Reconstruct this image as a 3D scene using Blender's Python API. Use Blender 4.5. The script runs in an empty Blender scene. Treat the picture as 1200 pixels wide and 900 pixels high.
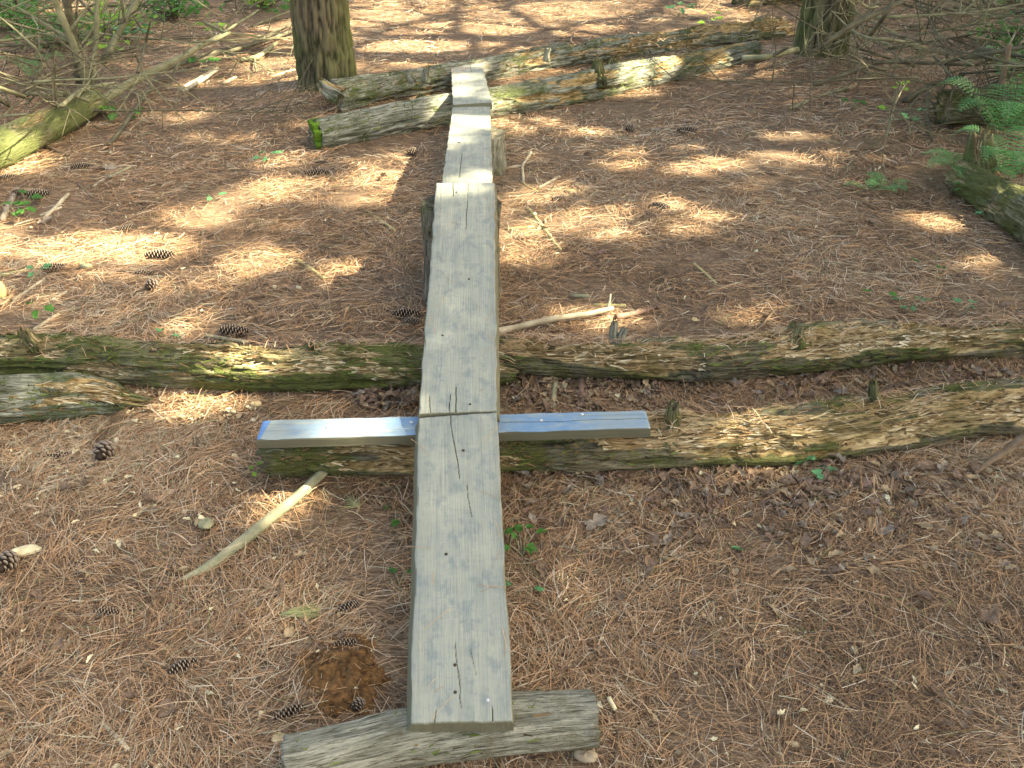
import bpy, math, random
import numpy as np
from mathutils import Vector, Matrix
random.seed(7); RNG = np.random.default_rng(7)
S = bpy.context.scene
COL = S.collection
R = math.radians

# ------------------------------------------------------------------ camera, sky, sun, exposure
CAMZ, PITCH, F = 1.70, R(30), 1178.0
cam = bpy.data.objects.new('camera', bpy.data.cameras.new('camera')); COL.objects.link(cam)
cam.location = (0, 0, CAMZ); cam.rotation_euler = (R(90) - PITCH, 0, 0)
cam.data.sensor_width = 36; cam.data.lens = F / 1200 * 36
cam.data.clip_start = .05; cam.data.clip_end = 400
S.camera = cam
SUN_EL, SUN_AZ = R(43), R(-6)               # azimuth counted from +x towards +y
SUN_DIR = np.array([math.cos(SUN_EL)*math.cos(SUN_AZ), math.cos(SUN_EL)*math.sin(SUN_AZ), math.sin(SUN_EL)])
w = bpy.data.worlds.new('World'); S.world = w; w.use_nodes = True
wn = w.node_tree
sky = wn.nodes.new('ShaderNodeTexSky'); sky.sky_type = 'NISHITA'; sky.sun_disc = False
sky.sun_elevation = SUN_EL; sky.sun_rotation = R(90) - SUN_AZ
sky.dust_density = 4.0; sky.ozone_density = 1.0; sky.air_density = .8
bg = wn.nodes['Background']; bg.inputs['Strength'].default_value = .115
wn.links.new(sky.outputs[0], bg.inputs[0])
sd = bpy.data.lights.new('sun', 'SUN'); sd.energy = 5.0; sd.angle = R(.53); sd.color = (1, .93, .84)
so = bpy.data.objects.new('sun', sd); COL.objects.link(so)
so.rotation_euler = Vector(SUN_DIR).to_track_quat('Z', 'Y').to_euler(); so.location = (8, -1, 9)
S.view_settings.view_transform = 'Standard'; S.view_settings.look = 'None'
S.view_settings.exposure = 2.60; S.view_settings.use_white_balance = True; S.view_settings.white_balance_temperature = 8700; S.view_settings.white_balance_tint = 3
S.view_settings.gamma = 1; S.view_settings.use_curve_mapping = False
S.render.engine = 'CYCLES'

# ------------------------------------------------------------------ numpy noise
_P = np.random.default_rng(3).permutation(4096)
_V = np.random.default_rng(4).uniform(-1, 1, 4096)
def vnoise(x, y, z=0.0):
    x, y, z = np.broadcast_arrays(np.asarray(x, float), np.asarray(y, float), np.asarray(z, float))
    xi, yi, zi = np.floor(x).astype(int), np.floor(y).astype(int), np.floor(z).astype(int)
    fx, fy, fz = x-xi, y-yi, z-zi
    fx = fx*fx*(3-2*fx); fy = fy*fy*(3-2*fy); fz = fz*fz*(3-2*fz)
    def h(a, b, c): return _V[_P[(_P[(_P[a & 4095] + b) & 4095] + c) & 4095]]
    def L(a, b, t): return a + (b-a)*t
    return L(L(L(h(xi, yi, zi), h(xi+1, yi, zi), fx), L(h(xi, yi+1, zi), h(xi+1, yi+1, zi), fx), fy),
             L(L(h(xi, yi, zi+1), h(xi+1, yi, zi+1), fx), L(h(xi, yi+1, zi+1), h(xi+1, yi+1, zi+1), fx), fy), fz)
def fbm(x, y, z=0.0, o=4):
    s = 0; a = 1.0; t = 0
    for k in range(o):
        s = s + a*vnoise(x*2**k + 17.3*k, y*2**k + 5.1*k, z*2**k); t += a; a *= .5
    return s/t

# ------------------------------------------------------------------ ground shape and pixel rays
_gy = np.array([-90, -3, 0.3, 1.35, 2.2, 3.4, 5.0, 7.0, 12, 90])
_gz = np.array([-3., -.25, -.10, 0.0, .125, .165, .20, .22, .30, 1.2])
def gz0(x, y): return np.interp(y, _gy, _gz)
def gz(x, y):
    x = np.asarray(x, float); y = np.asarray(y, float)
    z = gz0(x, y) + .020*fbm(x*.9+3, y*.9, 1, 3) + .006*fbm(x*6, y*6, 5, 3)
    # needle drift heaped against the upper side of the two cross logs, roots of the two trees
    z = z + .004*fbm(x*17, y*17, 9, 2) + .03*np.exp(-((y-2.78-.06*x)/.10)**2)*(np.abs(x-.15) < 2.6)
    for tx, ty in ((-1.065, 5.85), (1.985, 6.64)):
        d = np.hypot(x-tx, y-ty); z = z + .10*np.exp(-(d/.42)**2)
    mx, my = x+.373, y-1.587; z = z + .026*np.exp(-((mx/.085)**2+(my/.075)**2)**1.5)*(1+.5*fbm(mx*30, my*30, 3, 2))
    z = z + .05*np.exp(-(((x-1.9)/.9)**2 + ((y-5.6)/.9)**2))
    z = z - .06*np.exp(-(((x-1.9)/.5)**2 + ((y-4.4)/.4)**2))
    return z
def ray(u, v):
    a, b = (u-600)/F, (450-v)/F
    return np.array([a, math.cos(PITCH) + b*math.sin(PITCH), -math.sin(PITCH) + b*math.cos(PITCH)])
def at(u, v, h=0.0):
    d = ray(u, v); z = .15
    for _ in range(12):
        t = (z + h - CAMZ)/d[2]; z = .5*z + .5*float(gz(d[0]*t, d[1]*t))
    t = (z + h - CAMZ)/d[2]
    return np.array([d[0]*t, d[1]*t, z + h])
def cl(rows, k=.75):
    return [at(u, v, rr*k) for u, v, rr in rows], [rr for u, v, rr in rows]
def atf(u, v, fwd):                       # point of the ray at a given distance ahead
    d = ray(u, v); t = fwd/d[1]; return np.array([d[0]*t, fwd, CAMZ + d[2]*t])

# ------------------------------------------------------------------ object helpers
def tag(o, label=None, cat=None, group=None, kind=None):
    if label: o['label'] = label
    if cat: o['category'] = cat
    if group: o['group'] = group
    if kind: o['kind'] = kind
    return o
def mesh_obj(name, verts, faces, mat, parent=None, smooth=True, uv=None, attrs=None):
    me = bpy.data.meshes.new(name)
    if isinstance(faces, np.ndarray):
        n = faces.shape[1]; nf = len(faces)
        me.vertices.add(len(verts)); me.vertices.foreach_set('co', np.asarray(verts, np.float32).ravel())
        me.loops.add(nf*n); me.loops.foreach_set('vertex_index', faces.astype(np.int32).ravel())
        me.polygons.add(nf); me.polygons.foreach_set('loop_start', np.arange(0, nf*n, n, dtype=np.int32))
        me.polygons.foreach_set('loop_total', np.full(nf, n, np.int32))
        me.update(calc_edges=True)
    else:
        me.from_pydata([tuple(v) for v in verts], [], faces); me.update()
    if smooth: me.polygons.foreach_set('use_smooth', np.ones(len(me.polygons), bool))
    nl = len(me.loops); idx = np.zeros(nl, np.int32); me.loops.foreach_get('vertex_index', idx)
    if uv is not None:
        l = me.uv_layers.new(name='UVMap'); l.data.foreach_set('uv', np.asarray(uv, np.float32)[idx].ravel())
    for k, a in (attrs or {}).items():
        a = np.asarray(a, np.float32)
        at_ = me.attributes.new(k, 'FLOAT', 'POINT'); at_.data.foreach_set('value', a)
    me.validate(clean_customdata=False)
    if mat: me.materials.append(mat)
    o = bpy.data.objects.new(name, me); COL.objects.link(o)
    if parent: o.parent = parent
    return o
def empty(name, loc, rz=0.0):
    o = bpy.data.objects.new(name, None); COL.objects.link(o); o.empty_display_size = .1
    o.location = loc; o.rotation_euler = (0, 0, rz); return o
def localize(o):                          # move the mesh origin to its base centre
    me = o.data; n = len(me.vertices); c = np.zeros(n*3, np.float32); me.vertices.foreach_get('co', c); c = c.reshape(-1, 3)
    b = np.array([c[:, 0].mean(), c[:, 1].mean(), c[:, 2].min()])
    me.vertices.foreach_set('co', (c - b).astype(np.float32).ravel()); me.update()
    o.location = b; return o
def reparent(child, parent):              # keep world place (parents are unrotated here)
    child.parent = parent; child.location = Vector(child.location) - Vector(parent.location)

# ------------------------------------------------------------------ materials
class NT:
    def __init__(s, name):
        s.m = bpy.data.materials.new(name); s.m.use_nodes = True; s.t = s.m.node_tree
        s.b = s.t.nodes['Principled BSDF']; s.b.inputs['Roughness'].default_value = .85
        s.b.inputs['Specular IOR Level'].default_value = .25
    def n(s, typ, **kw):
        nd = s.t.nodes.new(typ)
        for k, v in kw.items(): setattr(nd, k, v)
        return nd
    def l(s, a, b): s.t.links.new(a, b)
    def coord(s, which='Object'): return s.n('ShaderNodeTexCoord').outputs[which]
    def mapping(s, src, scale=(1, 1, 1), rot=(0, 0, 0), loc=(0, 0, 0)):
        m = s.n('ShaderNodeMapping'); s.l(src, m.inputs[0])
        m.inputs['Scale'].default_value = scale; m.inputs['Rotation'].default_value = rot; m.inputs['Location'].default_value = loc
        return m.outputs[0]
    def noise(s, src, scale=1, detail=4, rough=.6, dist=0):
        k = s.n('ShaderNodeTexNoise'); s.l(src, k.inputs['Vector']); k.inputs['Scale'].default_value = scale
        k.inputs['Detail'].default_value = detail; k.inputs['Roughness'].default_value = rough; k.inputs['Distortion'].default_value = dist
        return k.outputs['Fac']
    def ramp(s, fac, stops):
        r = s.n('ShaderNodeValToRGB'); s.l(fac, r.inputs[0]); e = r.color_ramp.elements
        while len(e) < len(stops): e.new(.5)
        for k, (p, c) in enumerate(stops):
            e[k].position = p; e[k].color = (c, c, c, 1) if not hasattr(c, '__len__') else (*c[:3], 1)
        return r.outputs[0]
    def mix(s, fac, a, b, mode='MIX'):
        m = s.n('ShaderNodeMix', data_type='RGBA', blend_type=mode)
        for v, i in ((fac, 0), (a, 6), (b, 7)):
            if isinstance(v, (int, float)): m.inputs[i].default_value = v
            elif isinstance(v, tuple): m.inputs[i].default_value = (*v[:3], 1)
            else: s.l(v, m.inputs[i])
        return m.outputs[2]
    def math(s, op, a, b=0.0, clamp=False):
        m = s.n('ShaderNodeMath', operation=op, use_clamp=clamp)
        for v, i in ((a, 0), (b, 1)):
            if isinstance(v, (int, float)): m.inputs[i].default_value = v
            else: s.l(v, m.inputs[i])
        return m.outputs[0]
    def attr(s, name): return s.n('ShaderNodeAttribute', attribute_name=name).outputs['Fac']
    def bump(s, h, strength=.5, dist=.01):
        b = s.n('ShaderNodeBump'); b.inputs['Strength'].default_value = strength; b.inputs['Distance'].default_value = dist
        s.l(h, b.inputs['Height']); s.l(b.outputs[0], s.b.inputs['Normal'])
    def out(s, col, rough=None):
        if isinstance(col, tuple): s.b.inputs['Base Color'].default_value = (*col, 1)
        else: s.l(col, s.b.inputs['Base Color'])
        if rough is not None: s.b.inputs['Roughness'].default_value = rough
        return s.m

def mat_ground():
    k = NT('needle_bed'); c = k.coord('Object')
    warp = k.noise(c, 5, 2)
    lays = None
    for i, (ang, sc) in enumerate(((.3, 130), (1.2, 150), (2.2, 120), (2.8, 170), (.8, 210), (1.8, 230))):
        m = k.n('ShaderNodeVectorMath', operation='ADD'); k.l(c, m.inputs[0])
        cx = k.n('ShaderNodeVectorMath', operation='SCALE'); nn = k.n('ShaderNodeTexNoise'); nn.inputs['Scale'].default_value = 7+i
        k.l(c, nn.inputs['Vector']); k.l(nn.outputs['Color'], cx.inputs[0]); cx.inputs['Scale'].default_value = .07; k.l(cx.outputs[0], m.inputs[1])
        mp = k.mapping(m.outputs[0], (sc*.055, sc, sc*.3), (0, 0, ang), (i*3.1, i*1.7, 0))
        a = k.ramp(k.noise(mp, 1, 2, .5), [(.50, 0.0), (.66, 1.0)])
        lays = a if lays is None else k.math('MAXIMUM', k.math('MULTIPLY', lays, .8), a)
    big = k.noise(c, 1.6, 5, .6); mid = k.noise(c, 14, 4, .65); fine = k.noise(c, 90, 3, .6)
    dark = k.mix(mid, (.050, .032, .019), (.16, .10, .060))
    lite = k.mix(k.ramp(big, [(.35, 0.), (.65, 1.)]), (.33, .245, .175), (.40, .255, .16))
    lite = k.mix(k.ramp(k.noise(c, 38, 3), [(.45, 0.), (.7, 1.)]), lite, (.40, .32, .23))
    col = k.mix(lays, dark, lite)
    col = k.mix(k.ramp(fine, [(.3, .5), (.6, 0.)]), col, (.05, .03, .02))
    # bits of grey leaf and bark mould
    g = k.ramp(k.noise(c, 23, 4, .7), [(.62, 0.), (.68, .6)])
    col = k.mix(g, col, (.22, .19, .17))
    gr = k.ramp(k.noise(c, 3.1, 4, .7), [(.60, 0.), (.78, .30)])
    col = k.mix(gr, col, (.09, .10, .035))
    k.bump(k.math('ADD', k.math('MULTIPLY', lays, .7), mid), .9, .006)
    return k.out(col, .95)
def mat_needles():
    k = NT('dry_needles'); a = k.attr('shade')
    col = k.ramp(a, [(0, (.07, .047, .033)), (.2, (.185, .115, .070)), (.42, (.34, .205, .115)), (.6, (.47, .282, .150)), (.78, (.50, .38, .265)), (.93, (.62, .54, .43)), (.97, (.20, .22, .09))])
    k.b.inputs['Specular IOR Level'].default_value = .35
    return k.out(col, .6)
def mat_flakes():
    k = NT('wood_splinters'); a = k.attr('shade')
    return k.out(k.ramp(a, [(0, (.03, .022, .014)), (.17, (.08, .055, .03)), (.2, (.05, .075, .015)), (.40, (.15, .19, .05)), (.44, (.14, .085, .04)), (.62, (.30, .19, .095)), (.82, (.48, .38, .22)), (1, (.66, .58, .42))]), .9)
def mat_board(name='weathered_board', warm=0.0, dark=1.0):
    k = NT(name); c = k.coord('Object')
    g1 = k.noise(k.mapping(c, (55, 2.2, 55)), 1, 5, .62, .6)
    g2 = k.noise(k.mapping(c, (220, 7, 220)), 1, 3, .6)
    cross = k.noise(k.mapping(c, (26, 95, 26)), 1, 5, .7)
    blot = k.noise(c, 7, 5, .6)
    base = k.mix(k.ramp(g1, [(.28, 0.), (.72, 1.)]), (.27*dark, .30*dark, .265*dark), (.38*dark, .405*dark, .35*dark))
    base = k.mix(k.ramp(blot, [(.40, 0.), (.66, .6)]), base, (.47*dark, .475*dark, .385*dark))
    base = k.mix(k.ramp(cross, [(.50, 0.), (.64, .45)]), base, (.23, .26, .27))
    base = k.mix(k.ramp(g2, [(.30, .32), (.42, 0.)]), base, (.17, .17, .15))
    # side wear: darker towards the long edges, thin scratches
    sx = k.n('ShaderNodeSeparateXYZ'); k.l(c, sx.inputs[0])
    ed = k.math('ABSOLUTE', sx.outputs[0]); edn = k.math('ADD', ed, k.math('MULTIPLY', k.noise(k.mapping(c, (20, 9, 20)), 1, 4), .05))
    base = k.mix(k.ramp(edn, [(.095, 0.), (.135, .50)]), base, (.175, .19, .18))
    spots = k.n('ShaderNodeTexVoronoi'); k.l(c, spots.inputs['Vector']); spots.inputs['Scale'].default_value = 34
    base = k.mix(k.ramp(spots.outputs['Distance'], [(.03, .5), (.06, 0.)]), base, (.14, .14, .12))
    blot2 = k.noise(k.mapping(c, (26, 14, 26), loc=(3, 1, 0)), 1, 5, .7)
    base = k.mix(k.ramp(blot2, [(.50, 0.), (.62, .7)]), base, (.18, .215, .22))
    base = k.mix(k.ramp(k.noise(k.mapping(c, (9, 5, 9), loc=(8, 4, 0)), 1, 4, .6), [(.56, 0.), (.74, .5)]), base, (.33, .34, .26))
    # undersides and faces that point down or sideways: green algae, darker than the top
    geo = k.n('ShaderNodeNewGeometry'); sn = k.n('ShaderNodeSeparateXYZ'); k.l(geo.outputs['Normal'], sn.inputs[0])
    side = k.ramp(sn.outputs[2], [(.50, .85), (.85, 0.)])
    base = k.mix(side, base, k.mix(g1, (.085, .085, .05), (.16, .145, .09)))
    k.bump(k.math('ADD', k.math('MULTIPLY', g1, .7), g2), .55, .004)
    return k.out(base, .78)
def mat_blue():
    k = NT('worn_blue_board'); c = k.coord('Object')
    g = k.noise(k.mapping(c, (2.5, 70, 70)), 1, 5, .6, .4)
    wood = k.mix(g, (.22, .24, .20), (.42, .44, .36))
    sx = k.n('ShaderNodeSeparateXYZ'); k.l(c, sx.inputs[0]); x = sx.outputs[0]
    wob = k.math('MULTIPLY', k.math('SUBTRACT', k.noise(c, 9, 4), .5), .22)
    xx = k.math('ADD', x, wob)
    # worn paint: patches along the board
    p = k.ramp(k.math('ADD', k.math('MULTIPLY', xx, .9), .5), [(.0, .6), (.04, .3), (.09, .25), (.15, .6), (.31, .7), (.43, .9), (.62, .8), (.74, .95), (.80, .9), (.86, .45), (.92, .55), (.97, .85)])
    p = k.math('MULTIPLY', p, k.ramp(k.noise(k.mapping(c, (7, 25, 25)), 1, 5, .7), [(.34, .25), (.52, 1.)]), True)
    blue = k.mix(k.noise(c, 40, 3), (.06, .17, .34), (.17, .31, .48))
    col = k.mix(p, wood, blue)
    endm = k.ramp(k.math('ADD', x, k.math('MULTIPLY', sx.outputs[1], .12)), [(.0, 1.), (.001, 0.)])
    lt = k.n('ShaderNodeMath', operation='LESS_THAN'); k.l(k.math('ADD', x, k.math('MULTIPLY', sx.outputs[1], -.15)), lt.inputs[0]); lt.inputs[1].default_value = -.483
    col = k.mix(k.math('MULTIPLY', lt.outputs[0], .85), col, (.06, .20, .50))
    col = k.mix(k.ramp(g, [(.3, .5), (.42, 0.)]), col, (.12, .14, .14))
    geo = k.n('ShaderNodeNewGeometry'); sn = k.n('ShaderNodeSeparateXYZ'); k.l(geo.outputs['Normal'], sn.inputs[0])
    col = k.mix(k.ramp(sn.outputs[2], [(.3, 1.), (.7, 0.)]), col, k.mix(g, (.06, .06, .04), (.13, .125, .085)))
    k.b.inputs['Specular IOR Level'].default_value = .4
    k.bump(g, .35, .003)
    return k.out(col, .55)
def mat_log(name, outer=((.10, .095, .06), (.26, .24, .16)), moss=.5, mosscol=((.035, .055, .010), (.13, .15, .03)), inner=((.16, .085, .035), (.46, .36, .22)), gs=1.0):
    k = NT(name); uv = k.coord('UV'); c = k.coord('Object')
    g1 = k.noise(k.mapping(uv, (7*gs, 95*gs, 1)), 1, 5, .65, .5)
    g2 = k.noise(k.mapping(uv, (25*gs, 320*gs, 1)), 1, 3, .6)
    col = k.mix(k.ramp(g1, [(.38, 0.), (.62, 1.)]), outer[0], outer[1])
    col = k.mix(k.ramp(k.noise(c, 5, 4), [(.45, 0.), (.65, .55)]), col, (.17, .17, .15))
    inn = k.mix(k.ramp(k.math('ADD', k.math('MULTIPLY', g1, .6), k.math('MULTIPLY', g2, .4)), [(.38, 0.), (.60, 1.)]), inner[0], inner[1])
    inn = k.mix(k.ramp(k.noise(c, 9, 4), [(.50, 0.), (.68, .75)]), inn, (.20, .09, .03))
    e = k.math('ADD', k.attr('erode'), k.math('MULTIPLY', k.math('SUBTRACT', g1, .5), .8))
    col = k.mix(k.ramp(e, [(.35, 0.), (.6, 1.)]), col, inn)
    mn = k.noise(c, 4.5, 6, .72)
    mc = k.mix(k.noise(c, 60, 4, .7), mosscol[0], mosscol[1])
    th = .66 - moss*.28
    mm = k.ramp(k.math('ADD', mn, k.math('MULTIPLY', k.noise(k.mapping(uv, (20, 60, 1)), 1, 4), .12)), [(th, 0.), (th+.13, .85)])
    mm = k.math('MULTIPLY', mm, k.ramp(k.attr('erode'), [(.35, 1.), (.9, .45)]))
    col = k.mix(mm, col, mc)
    col = k.mix(k.ramp(g2, [(.34, .85), (.48, 0.)]), col, (.025, .02, .012))
    k.bump(k.math('ADD', k.math('ADD', g1, k.math('MULTIPLY', g2, .6)), k.math('MULTIPLY', k.noise(c, 120, 3), .5)), .95, .010)
    return k.out(col, .9)
def mat_bark():
    k = NT('pine_bark'); uv = k.coord('UV'); c = k.coord('Object')
    h = k.attr('ridge')
    g = k.noise(k.mapping(uv, (16, 60, 1)), 1, 5, .65)
    col = k.mix(k.ramp(h, [(.2, 0.), (.75, 1.)]), (.026, .020, .013), (.125, .105, .065))
    col = k.mix(k.ramp(g, [(.42, 0.), (.7, .5)]), col, (.17, .145, .095))
    al = k.ramp(k.noise(c, 2.2, 5, .65), [(.36, 0.), (.62, .85)])
    col = k.mix(al, col, k.mix(h, (.03, .045, .010), (.13, .16, .045)))
    k.bump(g, .7, .008)
    return k.out(col, .92)
def mat_simple(name, a, b, scale=30, rough=.8, bump=.3, stretch=None, coordn='Object', trans=0):
    k = NT(name); c = k.coord(coordn)
    if stretch: c = k.mapping(c, stretch)
    n = k.noise(c, scale, 4, .6)
    k.bump(n, bump, .003)
    m = k.out(k.mix(k.ramp(n, [(.3, 0.), (.7, 1.)]), a, b), rough)
    if trans:
        t = k.n('ShaderNodeBsdfTranslucent'); k.l(k.t.nodes['Principled BSDF'].inputs['Base Color'].links[0].from_socket, t.inputs[0])
        ms = k.n('ShaderNodeMixShader'); ms.inputs[0].default_value = trans
        k.l(k.b.outputs[0], ms.inputs[1]); k.l(t.outputs[0], ms.inputs[2])
        k.l(ms.outputs[0], k.t.nodes['Material Output'].inputs[0])
    return m
def mat_cone():
    k = NT('cone_scales'); t = k.attr('tip')
    col = k.mix(k.ramp(t, [(.5, 0.), (1., 1.)]), (.04, .026, .018), (.36, .29, .23))
    return k.out(col, .8)
M = dict(
    ground=mat_ground(), needles=mat_needles(), board=mat_board(dark=.84), blue=mat_blue(), bark=mat_bark(), cone=mat_cone(), flakes=mat_flakes(),
    log_moss=mat_log('mossy_rotten_log', outer=((.06, .06, .03), (.28, .26, .17)), moss=.72, inner=((.13, .085, .035), (.56, .46, .27))), log_tan=mat_log('rotten_tan_log', outer=((.05, .045, .03), (.25, .22, .14)), moss=.52, mosscol=((.025, .035, .008), (.15, .16, .035)), inner=((.15, .085, .035), (.58, .45, .26))),
    log_grey=mat_log('grey_support_log', outer=((.15, .15, .115), (.39, .39, .32)), moss=.35, mosscol=((.07, .065, .03), (.18, .16, .08)), inner=((.10, .09, .06), (.42, .40, .32))),
    log_green=mat_log('green_far_log', outer=((.09, .10, .065), (.42, .43, .36)), moss=.48, mosscol=((.025, .04, .012), (.13, .17, .05)), inner=((.24, .14, .05), (.60, .47, .25))),
    log_pale=mat_log('pale_fallen_log', outer=((.11, .11, .05), (.30, .29, .17)), moss=.7, mosscol=((.05, .075, .018), (.20, .24, .08))),
    stump=mat_log('stump_bark', outer=((.08, .065, .045), (.28, .25, .20)), moss=.35),
    stick_pale=mat_simple('peeled_stick', (.28, .24, .16), (.56, .50, .38), 25, stretch=(1, 1, 1)),
    stick_green=mat_simple('lichen_stick', (.16, .17, .11), (.40, .38, .25), 18),
    stick_brown=mat_simple('brown_stick', (.10, .065, .04), (.26, .19, .13), 25),
    stick_straw=mat_simple('straw_stick', (.30, .26, .11), (.52, .47, .24), 30),
    branch=mat_simple('dead_branch_bark', (.05, .043, .028), (.17, .155, .10), 14),
    branch_pale=mat_simple('bleached_branch_bark', (.12, .12, .065), (.30, .29, .18), 14),
    leaf_grey=mat_simple('grey_dry_leaf', (.17, .14, .115), (.44, .38, .31), 60, trans=.2),
    leaf_tan=mat_simple('tan_dry_leaf', (.30, .22, .13), (.50, .40, .27), 60, trans=.2),
    leaf_brown=mat_simple('brown_dry_leaf', (.13, .085, .06), (.30, .21, .15), 60, trans=.15),
    leaf_pink=mat_simple('pinkish_dry_leaf', (.20, .12, .09), (.36, .24, .19), 60, trans=.2),
    leaf_green=mat_simple('green_leaf', (.045, .16, .03), (.10, .28, .06), 40, .5, trans=.35),
    leaf_teal=mat_simple('cool_green_leaf', (.07, .24, .10), (.16, .40, .19), 40, .5, trans=.3),
    leaf_lime=mat_simple('lime_leaf', (.16, .36, .04), (.30, .50, .09), 40, .5, trans=.4),
    fern=mat_simple('fern_green', (.06, .23, .07), (.20, .46, .17), 30, .5, trans=.35),
    spray=mat_simple('pine_foliage', (.03, .06, .02), (.07, .12, .035), 5, .6, trans=.25),
    tuft=mat_simple('faded_green_needles', (.25, .27, .12), (.42, .42, .22), 60),
    chip=mat_simple('pale_wood_chip', (.50, .44, .28), (.72, .66, .47), 50, stretch=(1, .3, 1)),
    chip_dull=mat_simple('dull_bark_piece', (.20, .20, .12), (.38, .37, .24), 40, stretch=(1, .3, 1)),
    stone=mat_simple('tan_stone', (.28, .22, .15), (.42, .35, .26), 30),
    fungus=mat_simple('tan_bracket', (.42, .33, .18), (.62, .52, .33), 40),
    mound=mat_simple('rotted_orange_wood', (.05, .028, .014), (.22, .115, .045), 55, .95, 1.0),
    steel=mat_simple('galvanised_bolt', (.45, .46, .47), (.6, .61, .62), 50, .35), rust=mat_simple('dark_nail', (.03, .025, .02), (.08, .06, .045), 80),
    moss=mat_simple('bright_moss', (.05, .12, .012), (.14, .26, .03), 90, .95, 1.0),
)

# ------------------------------------------------------------------ ground sheet
def axis(lo, hi, step, far):
    c = list(np.arange(lo, hi+1e-6, step)); d = step; a = hi; up = []
    while a < far: d *= 1.35; a += d; up.append(a)
    d = step; b = lo; dn = []
    while b > -far: d *= 1.35; b -= d; dn.append(b)
    return np.array(dn[::-1] + c + up)
gx, gyy = axis(-6, 6, .035, 85), axis(.4, 11, .035, 85)
X, Y = np.meshgrid(gx, gyy, indexing='ij')
near = np.clip(1-(np.hypot(X, Y-4)-9)/3, 0, 1)
Z = gz(X, Y) + near*.006*fbm(X*25, Y*25, 2, 2)
n1, n2 = X.shape; ii = np.arange(n1*n2).reshape(n1, n2)
q = np.stack([ii[:-1, :-1], ii[1:, :-1], ii[1:, 1:], ii[:-1, 1:]], -1).reshape(-1, 4)
tag(mesh_obj('ground', np.stack([X, Y, Z], -1).reshape(-1, 3), q, M['ground']), kind='structure')

# ------------------------------------------------------------------ log builder
def frames(P):
    T = np.gradient(P, axis=0); T /= np.linalg.norm(T, axis=1)[:, None]
    up = np.array([0, 0, 1.]) if abs(T[0, 2]) < .9 else np.array([0, 1., 0])
    Rr = np.cross(T, up); Rr /= np.linalg.norm(Rr, axis=1)[:, None]
    return T, Rr, np.cross(Rr, T)
def resample(pts, radii, step):
    pts = np.array(pts, float); d = np.r_[0, np.cumsum(np.linalg.norm(np.diff(pts, axis=0), axis=1))]
    n = max(4, int(d[-1]/step)); s = np.linspace(0, d[-1], n)
    # smooth interpolation
    P = np.stack([np.interp(s, d, pts[:, i]) for i in range(3)], -1)
    r = np.interp(s, d, radii)
    if len(pts) > 2:
        kk = max(1, int(n/12)); ker = np.ones(2*kk+1)/(2*kk+1)
        for i in range(3):
            lin = np.linspace(P[0, i], P[-1, i], n); e = np.pad(P[:, i]-lin, kk, 'edge'); P[:, i] = lin + np.convolve(e, ker, 'valid')
    return P, r, s
def add_flakes(o, V, P, T, er, n, seed, scale=1.0):
    rg = np.random.default_rng(seed+500); a, b = V.shape[:2]
    i = rg.integers(2, a-2, n*3); j = rg.integers(0, b, n*3)
    N = V[i, j]-P[i]; N /= np.linalg.norm(N, axis=1)[:, None]; ok = N[:, 2] > -.25
    clump = vnoise(V[i, j, 0]*9, V[i, j, 1]*9, V[i, j, 2]*14+seed) + .5*vnoise(V[i, j, 0]*30, V[i, j, 1]*30, V[i, j, 2]*30)
    ok &= rg.random(len(i)) < np.clip(.45+1.0*clump, .03, 1)
    i, j, N, clump = i[ok][:n], j[ok][:n], N[ok][:n], clump[ok][:n]; n = len(i)
    c = V[i, j]; e = er[i, j]; t = T[i]; sd = np.cross(N, t)
    ang = rg.normal(0, .22, n); moss = (e < .4) & (rg.random(n) < .55); ang = np.where(moss, rg.uniform(0, 3.1, n), ang)
    d = t*np.cos(ang)[:, None] + sd*np.sin(ang)[:, None]; w_ = np.cross(N, d)
    L = np.where(moss, rg.uniform(.006, .014, n), rg.uniform(.012, .055, n)*rg.random(n)**.5)*scale; W = np.where(moss, rg.uniform(.0015, .003, n), rg.uniform(.0015, .0055, n))*scale
    l0 = rg.uniform(-.0005, .002, n); l1 = np.where(moss, L*rg.uniform(.3, .9, n), rg.exponential(.0035, n)*scale)
    tt = np.array([0, .35, .7, 1.]); A = []
    for k, q in enumerate(tt):
        m = c + d*(L*(q-.4))[:, None] + N*(l0 + l1*q*q)[:, None]; ww = (W*(1, .95, .7, .15)[k]/2)[:, None]
        A += [m + w_*ww, m - w_*ww + N*ww*.5]
    VV = np.stack(A, 1).reshape(-1, 3); q_ = np.array([[0, 1, 3, 2], [2, 3, 5, 4], [4, 5, 7, 6]])[None]; Q = (q_ + (np.arange(n)*8)[:, None, None]).reshape(-1, 4)
    sh = np.where(moss, rg.uniform(.18, .42, n), np.where(e > .4, rg.uniform(.45, 1., n), rg.uniform(0, .55, n)))
    base = np.array(o.location)
    f = mesh_obj('splinters', VV-base, Q, M['flakes'], o, False, None, {'shade': np.repeat(sh, 8)}); f['kind'] = 'stuff'
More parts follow.
